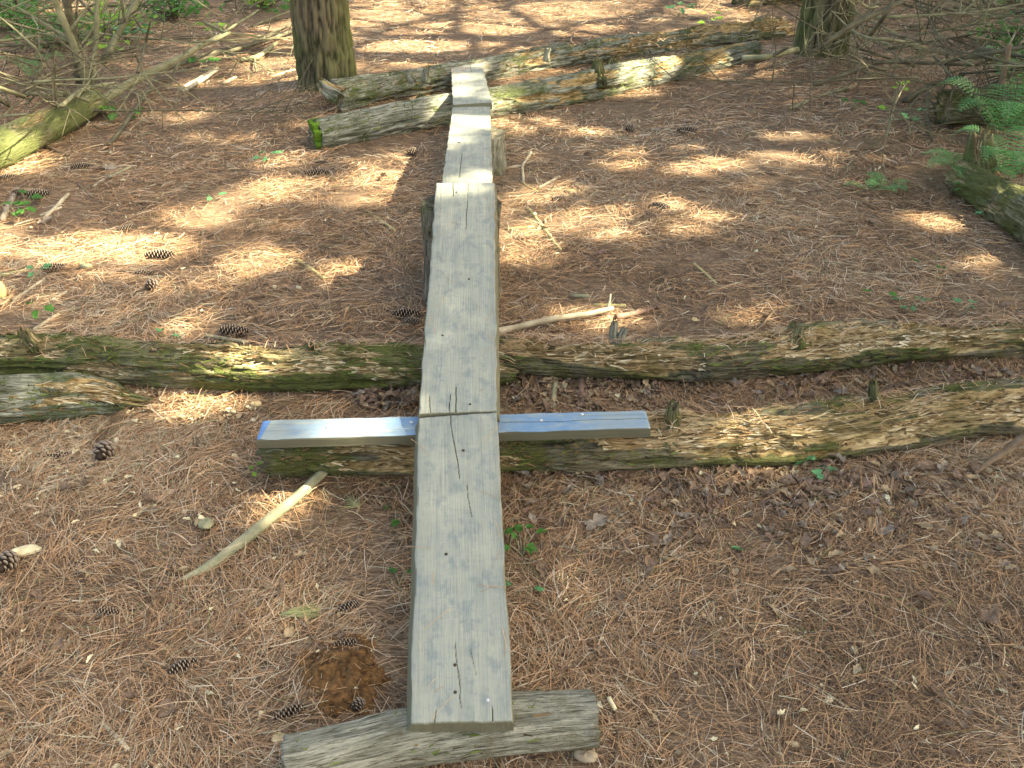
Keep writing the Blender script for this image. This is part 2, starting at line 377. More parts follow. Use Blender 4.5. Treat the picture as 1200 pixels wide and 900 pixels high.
def make_log(name, pts, radii, mat, nu=72, step=.012, rough=.10, fiber=.05, erode=0.0, edir=1.2, seed=0, parent=None, jag=.02, coarse=2.0, flat=0, flakes=0, efade=None, fscale=1.0):
    P, r, s = resample(pts, radii, step); n = len(s)
    T, Rr, U = frames(P); th = np.linspace(0, 2*math.pi, nu, endpoint=False)
    TH, SS = np.meshgrid(th, s); RR = r[:, None]*np.ones_like(TH)
    cx, cy = np.cos(TH), np.sin(TH); TN = (TH+math.pi/2) % (2*math.pi)
    rad = 1 + rough*1.5*fbm(cx*coarse*.7+seed*7, cy*coarse*.7, SS*4.5+seed, 4)
    rad = rad + fiber*1.3*fbm(TN*7, SS*2.6, seed*3.3, 4) + fiber*.7*vnoise(cx*14, cy*14, SS*5+seed)
    pit = fbm(TN*3.5, SS*7, seed*1.7+40, 3); rad = rad - fiber*2.2*np.clip((pit-.18)/.10, 0, 1)
    er = np.zeros_like(rad)
    if erode > 0:
        face = .5+.5*np.cos(TH - edir)                       # the side where the rot has opened the log
        m = 1.25*fbm(cx*1.4+seed, cy*1.4, SS*4+seed*2, 4) + .55*face - .62 + erode*.55
        m = m + .16*vnoise(TN*9, SS*4, seed) + .08*vnoise(TN*20, SS*14, seed)                  # fibrous rim
        if efade: m = m - np.clip((efade[1]-SS/s[-1])/(efade[1]-efade[0]), 0, 1)*.8
        er = np.clip(m/.07, 0, 1)
        lay = np.floor(np.clip(m, 0, .9)*6)/6 + .10*vnoise(TN*14, SS*9, seed+3)
        rad = rad - er*(.12 + .62*lay) - er*.13*fbm(TN*11, SS*4.0, seed+9, 4)
    if flat: rad = np.where(cy*rad > flat, flat/np.maximum(cy, .01), rad)
    so_ = np.zeros_like(SS); 
    j = jag*fbm(th*2.5, 0*th, seed+1, 3) + jag*.6*vnoise(th*7, 0*th, seed+4)
    V = P[:, None, :] + (RR*rad)[..., None]*(cx[..., None]*Rr[:, None, :] + cy[..., None]*U[:, None, :])
    for e, sg in ((0, -1), (n-1, 1)):
        V[e] += sg*(j[:, None])*T[e][None]*1.0
        m2 = e+1 if e == 0 else e-1
        V[m2] += sg*(j[:, None])*T[e][None]*.6
    uv = np.stack([SS, TN*r.mean()], -1)
    vv = V.reshape(-1, 3); uvv = uv.reshape(-1, 2); ea = er.reshape(-1)
    idx = np.arange(n*nu).reshape(n, nu)
    nx = np.roll(idx, -1, 1)
    Q = np.stack([idx[:-1], nx[:-1], nx[1:], idx[1:]], -1).reshape(-1, 4)
    faces = Q
    # ends: two inner rings and a centre, rough sawn or broken
    vs = [vv]; us = [uvv]; es = [ea]; fs = [Q]; base = n*nu
    for e, sg in ((0, -1), (n-1, 1)):
        prev = idx[e]
        for f_, dep in ((.72, .010), (.38, .016), (.04, .018)):
            ring = P[e] + (V[e]-P[e])*f_ - sg*T[e]*dep*(1+1.2*vnoise(th*5, f_*9+0*th, seed))[:, None]
            cur = base + np.arange(nu); base += nu
            vs.append(ring); us.append(np.stack([th*.02+f_*.05, f_*r[e]*np.ones(nu)+th*.05], -1)); es.append(np.full(nu, .55 if f_ < .9 else 0))
            a, b = prev, cur
            qq = np.stack([a, np.roll(a, -1), np.roll(b, -1), b], -1)
            fs.append(qq if sg > 0 else qq[:, ::-1]); prev = cur
    F4 = np.concatenate(fs)[:, ::-1]
    o = mesh_obj(name, np.concatenate(vs), F4, mat, None, True, np.concatenate(us), {'erode': np.concatenate(es)})
    localize(o)
    if flakes: add_flakes(o, V, P, T, er, flakes, seed, fscale)
    if parent: reparent(o, parent)
    return o
def tube(pts, radii, nu=8, step=.03, wob=.0, seed=0):
    P, r, s = resample(pts, radii, step); n = len(s)
    P = P + wob*np.stack([fbm(s*6, 0*s, seed+i*3.1, 2) for i in range(3)], -1)
    T, Rr, U = frames(P); th = np.linspace(0, 2*math.pi, nu, endpoint=False)
    rr = r[:, None]*(1+.12*vnoise(np.cos(th)[None]*2+seed, np.sin(th)[None]*2, s[:, None]*25))
    V = P[:, None, :] + rr[..., None]*(np.cos(th)[None, :, None]*Rr[:, None, :] + np.sin(th)[None, :, None]*U[:, None, :])
    idx = np.arange(n*nu).reshape(n, nu); nx = np.roll(idx, -1, 1)
    Q = np.stack([idx[:-1], idx[1:], nx[1:], nx[:-1]], -1).reshape(-1, 4)
    # close the ends with a collapsed ring
    V2 = np.concatenate([V.reshape(-1, 3), P[0][None]-T[0]*r[0]*.3 + (V[0]-P[0])*.05, P[-1][None]+T[-1]*r[-1]*.3 + (V[-1]-P[-1])*.05])
    a = n*nu + np.arange(nu); b = a + nu
    Q = np.concatenate([Q, np.stack([a, idx[0], nx[0], np.roll(a, -1)], -1), np.stack([idx[-1], b, np.roll(b, -1), nx[-1]], -1)])
    return V2, Q
def join(parts):
    vs, fs, o = [], [], 0
    for v, f in parts: vs.append(v); fs.append(f+o); o += len(v)
    return np.concatenate(vs), np.concatenate(fs)
def stub(loc, dirv, r, L, mat, parent, name='branch_stub', seed=0):
    d = np.array(dirv, float); d /= np.linalg.norm(d); p = np.array(loc, float)
    o = make_log(name, [p-d*r*.8, p+d*L*.5, p+d*L+np.array([.15*L, 0, .1*L])], [r*1.25, r*.95, r*.7], mat, nu=30, step=max(.006, L/20), rough=.45, fiber=.14, erode=.15, seed=seed, jag=.014)
    reparent(o, parent); return o

# ------------------------------------------------------------------ boards of the bike skinny
def make_board(name, a, b, wa, wb, mat, roll=0, thick=.038, cracks=(), endskew=(0, 0), nails=(), step=.0045, seed=0, endrag=.002, skirt=(0, 0)):
    a = np.array(a, float); b = np.array(b, float); L = np.linalg.norm(b-a); yv = (b-a)/L
    xv = np.cross(yv, [0, 0, 1.]); xv /= np.linalg.norm(xv); zv = np.cross(xv, yv)
    ny = int(L/step); nxx = 150
    u = np.linspace(-1, 1, nxx); t = np.linspace(0, 1, ny)
    Ut, Tt = np.meshgrid(u, t); W = wa + (wb-wa)*Tt
    ragL = .0026*fbm(Tt*L*14, 0*Tt, seed+2, 3); 
    xs = Ut*W/2 + ragL*np.sign(Ut)*(np.abs(Ut) > .95)
    e0 = endskew[0]*Ut + endrag*.4*fbm(Ut*9, 0*Ut, seed, 3); e1 = endskew[1]*Ut + endrag*.4*fbm(Ut*9, 0*Ut+4, seed, 3)
    ys = Tt*L + e0*(1-Tt)**8 + e1*Tt**8
    zt = -.0012*np.abs(Ut)**3 + .0007*fbm(xs*90, ys*3, seed, 4) + .001*fbm(xs*5, ys*2.5, seed+3, 2)
    edge = np.maximum(np.abs(Ut)-.965, 0)/.035; zt = zt - .004*edge**2*(1+.8*vnoise(ys*25, 0*ys, seed))
    eend = np.maximum(0, 1-np.minimum(Tt, 1-Tt)*L/.010); zt = zt - .003*eend**2
    for (pts, wd, dep) in cracks:                        # real grooves: points in (x, y) metres on the board
        pts = np.array(pts)
        best = np.full(xs.shape, 9.); 
        for p, q_ in zip(pts[:-1], pts[1:]):
            d = q_-p; tt = np.clip(((xs-p[0])*d[0]+(ys-p[1])*d[1])/(d@d), 0, 1)
            best = np.minimum(best, np.hypot(xs-p[0]-tt*d[0]+.0015*vnoise(ys*40, 0, seed), ys-p[1]-tt*d[1]))
        zt = zt - dep*.75*np.clip(1.3-best/(wd*.85), 0, 1)
    zb = -thick + 0*zt
    # rounded profile: top grid, then side strip, then bottom
    top = np.stack([xs, ys, zt], -1); bot = np.stack([xs*.995 + np.where(Ut < 0, -skirt[0]*Ut**2, skirt[1]*Ut**2), ys, zb], -1)
    V = np.concatenate([top.reshape(-1, 3), bot.reshape(-1, 3)]); N = ny*nxx
    i = np.arange(N).reshape(ny, nxx)
    Q = [np.stack([i[:-1, :-1], i[:-1, 1:], i[1:, 1:], i[1:, :-1]], -1).reshape(-1, 4)]
    Q.append(Q[0][:, ::-1] + N)
    def strip(e): return np.stack([e[:-1], e[:-1]+N, e[1:]+N, e[1:]], -1)
    for e in (i[:, 0][::-1], i[0], i[:, -1], i[-1][::-1]): Q.append(strip(e))
    o = mesh_obj(name, V, np.concatenate(Q), mat, None, False)
    me = o.data; nrm = np.zeros(len(me.polygons)*3); me.polygons.foreach_get('normal', nrm)
    me.polygons.foreach_set('use_smooth', np.abs(nrm.reshape(-1, 3)[:, 2]) > .75)
    Rm = Matrix(((xv[0], yv[0], zv[0]), (xv[1], yv[1], zv[1]), (xv[2], yv[2], zv[2]))).to_4x4()
    o.matrix_world = Matrix.Translation(Vector(a)) @ Rm @ Matrix.Rotation(roll, 4, 'Y')
    return o
def bolt(parent, x, y, z, r=.005, mat='steel', name='bolt_head', h=.003):
    n = 10; th = np.linspace(0, 2*math.pi, n, endpoint=False)
    rings = [(r, 0), (r, h*.6), (r*.75, h), (r*.1, h*1.15)]
    V = np.concatenate([np.stack([x+q*np.cos(th), y+q*np.sin(th), z+0*th+hh], -1) for q, hh in rings])
    Q = np.concatenate([np.stack([k*n+np.arange(n), k*n+(np.arange(n)+1) % n, (k+1)*n+(np.arange(n)+1) % n, (k+1)*n+np.arange(n)], -1) for k in range(3)])
    return mesh_obj(name, V, Q, M[mat], parent)

# near board: rises from the lowest log to the blue cross board
b1 = make_board('plank', (-.098, 1.365, .150), (-.137, 2.165, .362), .203, .200, M['board'], roll=R(-1.2), seed=11, endskew=(-.003, .004), endrag=.004, skirt=(.011, 0),
    cracks=[([(-.02, .83), (-.018, .80), (-.012, .74), (.0, .66), (.003, .62)], .0008, .006), ([(.018, .60), (.02, .56), (.03, .50)], .0007, .004),
            ([(-.012, .18), (-.006, .10), (.0, .03)], .0012, .003), ([(.02, .16), (.03, .10)], .001, .003), ([(.06, .03), (.062, .0)], .001, .005), ([(-.05, .03), (-.052, 0)], .001, .004)])
tag(b1, 'lowest weathered grey board, running from the bottom log up to the blue cross board', 'plank')
for x, y in ((-.012, .125), (-.012, .065), (.012, .705), (-.03, .40)): bolt(b1, x, y, .0005, .0038, 'rust', 'nail_head', .0015)
bolt(b1, .052, .045, .0003, .004, 'steel', 'nail_head', .0015)
b2 = make_board('plank', (-.137, 2.172, .364), (-.163, 3.405, .552), .202, .205, M['board'], roll=R(1.0), seed=23, endskew=(.006, .002), endrag=.003, skirt=(0, .008),
    cracks=[([(-.022, -.01), (-.022, .05), (-.02, .07)], .0008, .007), ([(-.006, 0), (-.006, .10)], .0012, .006), ([(-.07, .0), (-.075, .06)], .001, .005),
            ([(.01, 1.25), (.008, 1.10), (.006, .92)], .0009, .005), ([(-.045, 1.25), (-.04, 1.14)], .0012, .005), ([(-.07, .55), (-.03, .553)], .001, .003)])
tag(b2, 'middle weathered grey board, from the blue cross board up to the first stump support', 'plank')
for x, y in ((.03, .03), (-.03, 1.17), (-.05, .33), (.02, .62)): bolt(b2, x, y, .0006, .0035, 'rust', 'nail_head', .0015)
b3 = make_board('plank', (-.158, 3.22, .497), (-.206, 5.13, .372), .190, .193, M['board'], roll=R(.5), seed=37, endskew=(0, .004),
    cracks=[([(-.03, .5), (-.028, .9)], .0015, .004), ([(-.05, 1.35), (.05, 1.36)], .0015, .004)])
tag(b3, 'upper weathered board between the two stump supports, in dappled light', 'plank')
for x, y in ((-.045, 1.08), (.04, .35)): bolt(b3, x, y, .0006, .007, 'rust', 'knot', .001)
b4 = make_board('plank', (-.200, 5.10, .392), (-.283, 6.36, .318), .198, .194, M['board'], roll=R(-1), seed=51, endskew=(.012, .0), endrag=.004,
    cracks=[([(.02, .9), (.022, 1.26)], .0015, .005), ([(-.09, .25), (.0, .22)], .001, .003)])
tag(b4, 'farthest board, sunlit at its near end, laid over the mossy logs at the top', 'plank')
# blue cross board
cb = make_board('cross_board', (.352, 2.205, .3235), (-.645, 2.165, .316), .086, .092, M['blue'], roll=R(0), thick=.028, seed=61, endrag=.001,
    cracks=[([(.0, -.01), (.002, .12), (-.003, .25), (.004, .38)], .0011, .005)])
# its own coordinates: long axis along local Y; the paint pattern wants X along the board
me = cb.data; nv = len(me.vertices); cc = np.zeros(nv*3, np.float32); me.vertices.foreach_get('co', cc); cc = cc.reshape(-1, 3)
L_ = cc[:, 1].max(); me.vertices.foreach_set('co', np.stack([-(cc[:, 1]-L_/2), cc[:, 0], cc[:, 2]], -1).astype(np.float32).ravel()); me.update()
cb.matrix_world = cb.matrix_world @ Matrix.Translation((0, L_/2, 0)) @ Matrix(((0, 1, 0, 0), (-1, 0, 0, 0), (0, 0, 1, 0), (0, 0, 0, 1)))
tag(cb, 'short cross board with worn blue paint lying under the long boards', 'plank')
for x, y in ((-.325, .0), (-.112, .012), (.222, .004), (.33, .028), (.0, -.02)): bolt(cb, x, y, .0008, .0048, 'steel', 'screw_head', .0025)

# ------------------------------------------------------------------ logs
def gl(u, v, r, sink=.25):        # centre of a log whose lower front edge is seen at pixel u, v
    p = at(u, v); c = p + np.array([0, r*.75, 0]); c[2] = float(gz(c[0], c[1])) + r*(1-sink); return c
# lowest log under the near board
lc = make_log('support_log', *cl([(336, 900, .062), (475, 865, .060), (600, 847, .060), (697, 841, .058)], 1.0), M['log_grey'], rough=.09, fiber=.022, erode=.0, seed=5, jag=.004, flakes=120, nu=96, step=.006, coarse=3)
tag(lc, 'short grey support log under the lower end of the lowest board', 'log')
# log B, under the cross board, long, rotten top, to the right edge
pB, rB = cl([(312, 530, 0.071), (420, 527, 0.075), (600, 524, 0.075), (740, 519, 0.080), (800, 514, 0.084), (900, 510, 0.085), (1000, 503, 0.082), (1050, 491, 0.082), (1100, 484, 0.084), (1200, 476, 0.084), (1270, 470, 0.084)])
lB = make_log('rotten_log', pB, rB, M['log_tan'], rough=.12, fiber=.085, erode=.50, edir=1.75, seed=12, nu=120, step=.008, jag=.02, flakes=5200)
tag(lB, 'rotten tan log under the blue cross board, reaching to the right edge', 'log')
stub(at(790, 496, .12), (-.25, .1, 1), .022, .05, M['log_moss'], lB, seed=3); stub(at(784, 527, .07), (.3, -1, .2), .020, .02, M['log_moss'], lB, seed=8)
stub(at(1028, 474, .12), (-.5, .2, 1), .020, .07, M['log_moss'], lB, seed=4); stub(at(1036, 487, .09), (.2, -.8, .5), .018, .02, M['log_moss'], lB, seed=9)
# log A left (mossy, whole width left of the board)
pA, rA = cl([(-60, 424, 0.059), (20, 418, 0.067), (100, 420, 0.071), (200, 426, 0.073), (300, 429, 0.076), (380, 428, 0.071), (450, 425, 0.067), (560, 432, 0.054), (606, 440, 0.030)])
lA = make_log('mossy_log', pA, rA, M['log_moss'], rough=.14, fiber=.09, erode=.38, edir=1.95, seed=21, nu=120, step=.008, jag=.015, flakes=4200)
tag(lA, 'mossy green log crossing the left half behind the blue board', 'log')
stub(at(40, 402, .10), (-.6, -.2, 1), .024, .05, M['log_moss'], lA, seed=14); stub(at(368, 412, .09), (-.2, -.8, .8), .024, .02, M['log_moss'], lA, seed=15)
# log A right (crumbling)
pA2, rA2 = cl([(580, 414, 0.055), (650, 419, 0.066), (720, 421, 0.066), (800, 422, 0.071), (870, 417, 0.071), (935, 409, 0.075), (1020, 402, 0.071), (1100, 400, 0.068), (1200, 395, 0.064), (1270, 390, 0.057)])
lA2 = make_log('rotten_log', pA2, rA2, M['log_tan'], rough=.16, fiber=.10, erode=.55, edir=1.85, seed=31, nu=120, step=.008, jag=.03, flakes=5200)
tag(lA2, 'crumbling tan log on the right, uphill of the one under the blue board', 'log')
stub(at(721, 400, .09), (-.22, .1, 1), .014, .060, M['log_grey'], lA2, seed=17); stub(at(727, 402, .09), (.12, .1, 1), .012, .045, M['log_grey'], lA2, seed=18)
stub(at(932, 394, .10), (.1, .2, 1), .034, .03, M['log_moss'], lA2, seed=19)
# log A3, left edge, broken orange end
lA3 = make_log('broken_log', *cl([(-80, 472, .072), (0, 468, .072), (90, 463, .070), (132, 466, .052), (156, 474, .022)]), M['log_green'], rough=.08, fiber=.06, erode=.22, edir=1.3, seed=41, nu=110, step=.007, jag=.05, flakes=1100)
tag(lA3, 'short log at the left edge with a splintered orange broken end', 'log')
# far logs
pD, rD = cl([(370, 160, 0.082), (440, 145, 0.088), (500, 135, 0.092), (580, 122, 0.092), (640, 112, 0.097), (710, 97, 0.099), (780, 84, 0.090), (860, 66, 0.077), (884, 59, 0.066)], .6)
lD = make_log('mossy_log', pD, rD, M['log_green'], rough=.09, fiber=.05, erode=.24, edir=1.1, seed=52, nu=90, step=.010, jag=.012, flakes=1300, fscale=1.5, efade=(.30, .42))
tag(lD, 'front log of the far pair, its left end capped with bright green moss', 'log')
mo = make_log('moss_patch', [at(366, 160, .048), at(376, 158, .05)], [.083, .085], M['moss'], nu=60, step=.006, rough=.1, fiber=.1, seed=77, jag=.006); reparent(mo, lD)
for p, d, r_, L in ((at(495, 122, 0.099), (-.3, -.3, 1), .045, .04), (at(512, 128, 0.077), (.2, -1, .2), .05, .03), (at(478, 138, 0.066), (-.3, -1, 0), .035, .02),
                    (at(700, 84, 0.132), (-.1, 0, 1), .04, .06), (at(716, 80, 0.132), (.15, 0, 1), .034, .05), (at(706, 97, 0.099), (0, -1, .2), .032, .02)):
    stub(p, d, r_, L, M['log_moss'], lD, seed=int(abs(p[0])*90))
pE, rE = cl([(392, 117, .096), (450, 105, .094), (510, 96, .090), (580, 82, .086), (640, 71, .092), (700, 61, .098), (760, 53, .100), (830, 44, .100), (900, 37, .100), (926, 34, .09)], .42)
lE = make_log('splintered_log', pE, rE, M['log_green'], rough=.12, fiber=.07, erode=.60, edir=1.5, seed=63, nu=90, step=.010, jag=.02, flakes=3600, fscale=1.5, efade=(.25, .42))
tag(lE, 'back log of the far pair, hollow and splintered, behind the mossy one', 'log')
for p, d, r_, L in ((at(392, 108, 0.114), (-1, .1, .5), .04, .10), (at(498, 92, 0.137), (.1, .1, 1), .024, .05), (at(482, 94, 0.137), (-.6, 0, 1), .018, .05), (at(640, 68, 0.137), (.2, .1, 1), .018, .05)):
    stub(p, d, r_, L, M['log_green'], lE, seed=int(abs(p[0])*90))
lF = make_log('mossy_log', [(1.80, 8.35, .32), (2.6, 8.9, .34), (3.3, 9.3, .36)], [.12, .13, .12], M['log_moss'], nu=60, step=.02, seed=70, erode=.1, moss=0) if False else make_log('mossy_log', [(1.88, 8.75, .30), (2.6, 9.1, .33), (3.4, 9.4, .36)], [.11, .13, .12], M['log_moss'], nu=60, step=.02, seed=70, erode=.1)
tag(lF, 'dark mossy log at the top edge behind the right tree', 'log')
# pale fallen log at the left edge, and mossy logs at the right edge
lG = make_log('fallen_log', [at(-120, 215, .09), at(-20, 182, .09), at(40, 155, .08), at(80, 135, .08), at(112, 118, .07)], [.100, .092, .084, .074, .064], M['log_pale'], rough=.06, fiber=.02, erode=.06, seed=81, nu=80, step=.012, jag=.02)
tag(lG, 'smooth pale green fallen log at the left edge beside the brush', 'log')
lH = make_log('mossy_log', [at(1120, 205, .06), at(1160, 228, .07), at(1210, 258, .08), at(1280, 300, .08)], [.07, .085, .095, .10], M['log_moss'], rough=.14, fiber=.06, erode=.12, seed=91, nu=70, step=.012)
tag(lH, 'low mossy log at the right edge below the ferns', 'log')
lI = make_log('mossy_stump', [at(1143, 214)+[0, 0, -.05], at(1143, 214)+[0, 0, .09], at(1143, 214)+[-.03, 0, .23]], [.075, .068, .05], M['log_pale'], rough=.2, fiber=.10, erode=.25, seed=95, nu=60, step=.010, jag=.03, flakes=500)
tag(lI, 'upright broken mossy stump standing among the ferns', 'stump')
lJ = make_log('mossy_log', [at(1105, 126, .10), at(1150, 124, .11), at(1240, 120, .12)], [.085, .095, .10], M['log_moss'], rough=.12, fiber=.06, erode=.1, seed=97, nu=60, step=.012)
tag(lJ, 'dark mossy log with a round end behind the ferns and the brush', 'log')
# stump supports under the boards
s1 = make_log('support_stump', [(-.176, 3.31, .12), (-.176, 3.31, .30), (-.176, 3.31, .505)], [.142, .132, .136], M['stump'], nu=110, step=.008, rough=.08, fiber=.06, erode=.05, seed=101, jag=.002)
tag(s1, 'upright stump support with dark bark under the upper end of the middle board', 'stump')
s2 = make_log('support_stump', [(-.155, 4.66, .14), (-.155, 4.66, .25), (-.153, 4.66, .368)], [.128, .122, .120], M['log_grey'], nu=110, step=.008, rough=.08, fiber=.06, erode=.05, seed=107, jag=.002)
tag(s2, 'grey upright stump support farther up, nearer the mossy log pair', 'stump')

# ------------------------------------------------------------------ crown sprays are left out so that sun falls on chosen patches
PATCH = []
def patch(u, v, ru, rv, h=0.0):
    c = at(u, v, h); a = at(u+ru, v, h); b = at(u, v-rv, h); d = at(u, v+rv, h)
    PATCH.append((c[0], c[1], abs(a[0]-c[0])*.92, max(.03, abs(b[1]-d[1])/2*.92), c[2]))
for p in ((480, 2, 60, 4), (610, 12, 50, 5), (690, 30, 40, 4), (760, 14, 40, 4), (430, 78, 22, 5), (470, 72, 40, 5), (560, 50, 40, 5), (590, 40, 50, 4), (720, 52, 30, 4), (860, 18, 16, 4), (905, 28, 14, 4), (300, 60, 18, 5), (350, 30, 10, 6), (450, 22, 36, 9), (440, 50, 30, 6), (452, 64, 35, 6), (535, 36, 32, 5), (500, 55, 50, 5), (520, 8, 40, 5), (570, 17, 34, 5), (645, 23, 34, 4), (600, 29, 40, 4), (645, 5, 40, 4), (702, 14, 22, 4),
          (660, 44, 42, 5), (845, 4, 16, 4), (820, 12, 28, 4), (820, 33, 20, 4), (745, 25, 22, 3), (740, 4, 22, 3), (240, 101, 26, 8), (243, 60, 18, 5), (325, 76, 16, 8), (332, 92, 18, 6), (330, 40, 12, 5), (205, 136, 20, 4), (255, 159, 26, 5),
          (90, 4, 8, 3), (295, 40, 14, 4), (70, 12, 16, 3), (445, 183, 26, 8), (440, 213, 32, 15), (420, 229, 34, 6), (322, 222, 36, 8), (285, 231, 20, 5), (85, 292, 30, 10), (165, 291, 38, 11), (235, 253, 22, 6), (300, 308, 22, 7),
          (218, 385, 20, 8), (405, 321, 18, 7), (205, 474, 30, 15), (258, 462, 16, 6), (334, 596, 8, 5), (665, 160, 42, 9), (640, 146, 24, 7), (775, 190, 55, 11), (840, 180, 40, 11), (905, 170, 50, 10), (935, 184, 34, 9), (600, 262, 28, 15),
          (690, 262, 30, 12), (640, 230, 26, 8), (800, 260, 30, 9), (620, 295, 20, 10), (1095, 262, 20, 5), (1165, 313, 20, 4), (905, 370, 24, 8), (700, 376, 36, 5), (692, 688, 18, 7), (340, 190, 20, 5), (870, 85, 22, 6), (760, 240, 18, 5),
          (880, 545, 22, 7), (820, 540, 14, 5), (480, 290, 12, 6)):
    patch(*p)
for u, v, ru, rv, h in ((550, 104, 34, 20, .15), (560, 146, 18, 7, .2), (412, 499, 13, 8, .19), (648, 60, 30, 6, .18), (600, 66, 20, 5, .18), (760, 55, 40, 5, .2), (770, 76, 30, 4, .15), (60, 148, 14, 8, .2), (420, 103, 18, 4, .2), (600, 120, 18, 6, .1)):
    patch(u, v, ru, rv, h)
PA = np.array(PATCH)
# weak light: small gaps, thinner crown over these (sunflecks that never grow full)
WEAK = []
for (u, v, ru, rv, h) in ((535, 185, 18, 4, .3), (535, 262, 28, 12, .34), (560, 230, 16, 6, .34), (300, 270, 60, 20, 0), (740, 290, 60, 20, 0), (230, 330, 60, 16, 0), (620, 345, 20, 8, 0), (700, 700, 60, 26, 0), (890, 600, 40, 16, 0), (620, 190, 30, 20, 0), (580, 25, 240, 34, 0), (580, 25, 240, 34, 0), (300, 60, 60, 40, 0)):
    c = at(u, v, h); a = at(u+ru, v, h); b = at(u, v-rv, h); d = at(u, v+rv, h)
    WEAK.append((c[0], c[1], abs(a[0]-c[0]), abs(b[1]-d[1])/2, c[2]))
WK = np.array(WEAK)
def sunlit_gap(C):
    keep = np.ones(len(C), bool)
    for x, y, rx, ry, z in PA:
        t = (C[:, 2]-z)/SUN_DIR[2]; gx_ = C[:, 0]-t*SUN_DIR[0]; gy_ = C[:, 1]-t*SUN_DIR[1]
        rr = ((gx_-x)/(rx+(.15 if y > 6.2 else .11 if y > 3.1 else .08)))**2 + ((gy_-y)/(ry+(.15 if y > 6.2 else .10 if y > 3.1 else .07)))**2
        rr = rr + .25*vnoise(gx_*9, gy_*9, 4)
        keep &= rr > 1.0
    t0 = (C[:, 2]-.15)/SUN_DIR[2]; gy0 = C[:, 1]-t0*SUN_DIR[1]; keep &= RNG.random(len(C)) > np.where(gy0 > 5.5, .40, np.where(gy0 > 3.1, .35, .25))
    for x, y, rx, ry, z in WK:
        rn = RNG.random(len(C))
        t = (C[:, 2]-z)/SUN_DIR[2]; gx_ = C[:, 0]-t*SUN_DIR[0]; gy_ = C[:, 1]-t*SUN_DIR[1]
        m = ((gx_-x)/rx)**2 + ((gy_-y)/ry)**2 < 1
        keep &= ~(m & (rn < .62))
    return keep

# ------------------------------------------------------------------ trees
def spray_mesh(C, size, rng):
    n = len(C); a = rng.uniform(0, 2*math.pi, n); tilt = rng.normal(0, .45, n)
    L = size*rng.uniform(.7, 1.3, n); Wd = L*rng.uniform(.28, .42, n)
    d = np.stack([np.cos(a)*np.cos(tilt), np.sin(a)*np.cos(tilt), np.sin(tilt)], -1)
    s = np.cross(d, np.array([0, 0, 1.])+rng.normal(0, .5, (n, 3))); s /= np.linalg.norm(s, axis=1)[:, None]
    p0 = C - d*L[:, None]/2; p2 = C + d*L[:, None]/2; p1 = C + s*Wd[:, None]/2; p3 = C - s*Wd[:, None]/2
    V = np.stack([p0, p1, p2, p3], 1).reshape(-1, 3); Q = np.arange(4*n).reshape(n, 4)
    return V, Q
def trunk_mesh(name, x, y, H, r0, rtop, parent, seed, nu=150, lean=(0, 0), detail=True):
    z0 = float(gz0(x, y)) - .12
    s = np.r_[np.arange(0, 2.6, .018 if detail else .1), np.linspace(2.6, H, 60)]
    n = len(s); r = r0 + (rtop-r0)*s/H + .28*r0*np.exp(-s/.16)
    th = np.linspace(0, 2*math.pi, nu, endpoint=False); TH, SS = np.meshgrid(th, s)
    cx, cy = np.cos(TH), np.sin(TH)
    # bark plates: stretched ridged noise
    wx = .25*fbm(cx*3, cy*3, SS*6+seed, 2)
    a = np.abs(fbm(cx*6.5+seed+wx, cy*6.5+wx, SS*6.5+seed, 3)); a2 = np.abs(fbm(cx*15+seed, cy*15, SS*16+seed, 2))
    ridge = np.clip(a*3.2, 0, 1)*.75 + np.clip(a2*2.5, 0, 1)*.25
    root = 1 + .10*np.exp(-SS/.20)*np.cos(TH*3+seed) + .05*fbm(cx, cy, SS*.8+seed, 2)
    rad = r[:, None]*root + .022*(ridge-.6)*(r[:, None]/r0)
    V = np.stack([x + lean[0]*SS + rad*cx, y + lean[1]*SS + rad*cy, z0+SS], -1)
    uv = np.stack([SS, TH*r0], -1)
    idx = np.arange(n*nu).reshape(n, nu); nx = np.roll(idx, -1, 1)
    Q = np.stack([idx[:-1], nx[:-1], nx[1:], idx[1:]], -1).reshape(-1, 4)
    Vt = V.reshape(-1, 3); top = n*nu
    cap = np.stack([x+lean[0]*s[-1]+0*th, y+lean[1]*s[-1]+0*th, z0+H+.05+0*th], -1)
    Vt = np.concatenate([Vt, cap]); Q = np.concatenate([Q, np.stack([idx[-1], nx[-1], top+(np.arange(nu)+1) % nu, top+np.arange(nu)], -1)])
    o = mesh_obj(name, Vt - np.array([x, y, z0]), Q, M['bark'], parent, True, np.concatenate([uv.reshape(-1, 2), np.zeros((nu, 2))]), {'ridge': np.r_[ridge.ravel(), np.zeros(nu)]})
    return o
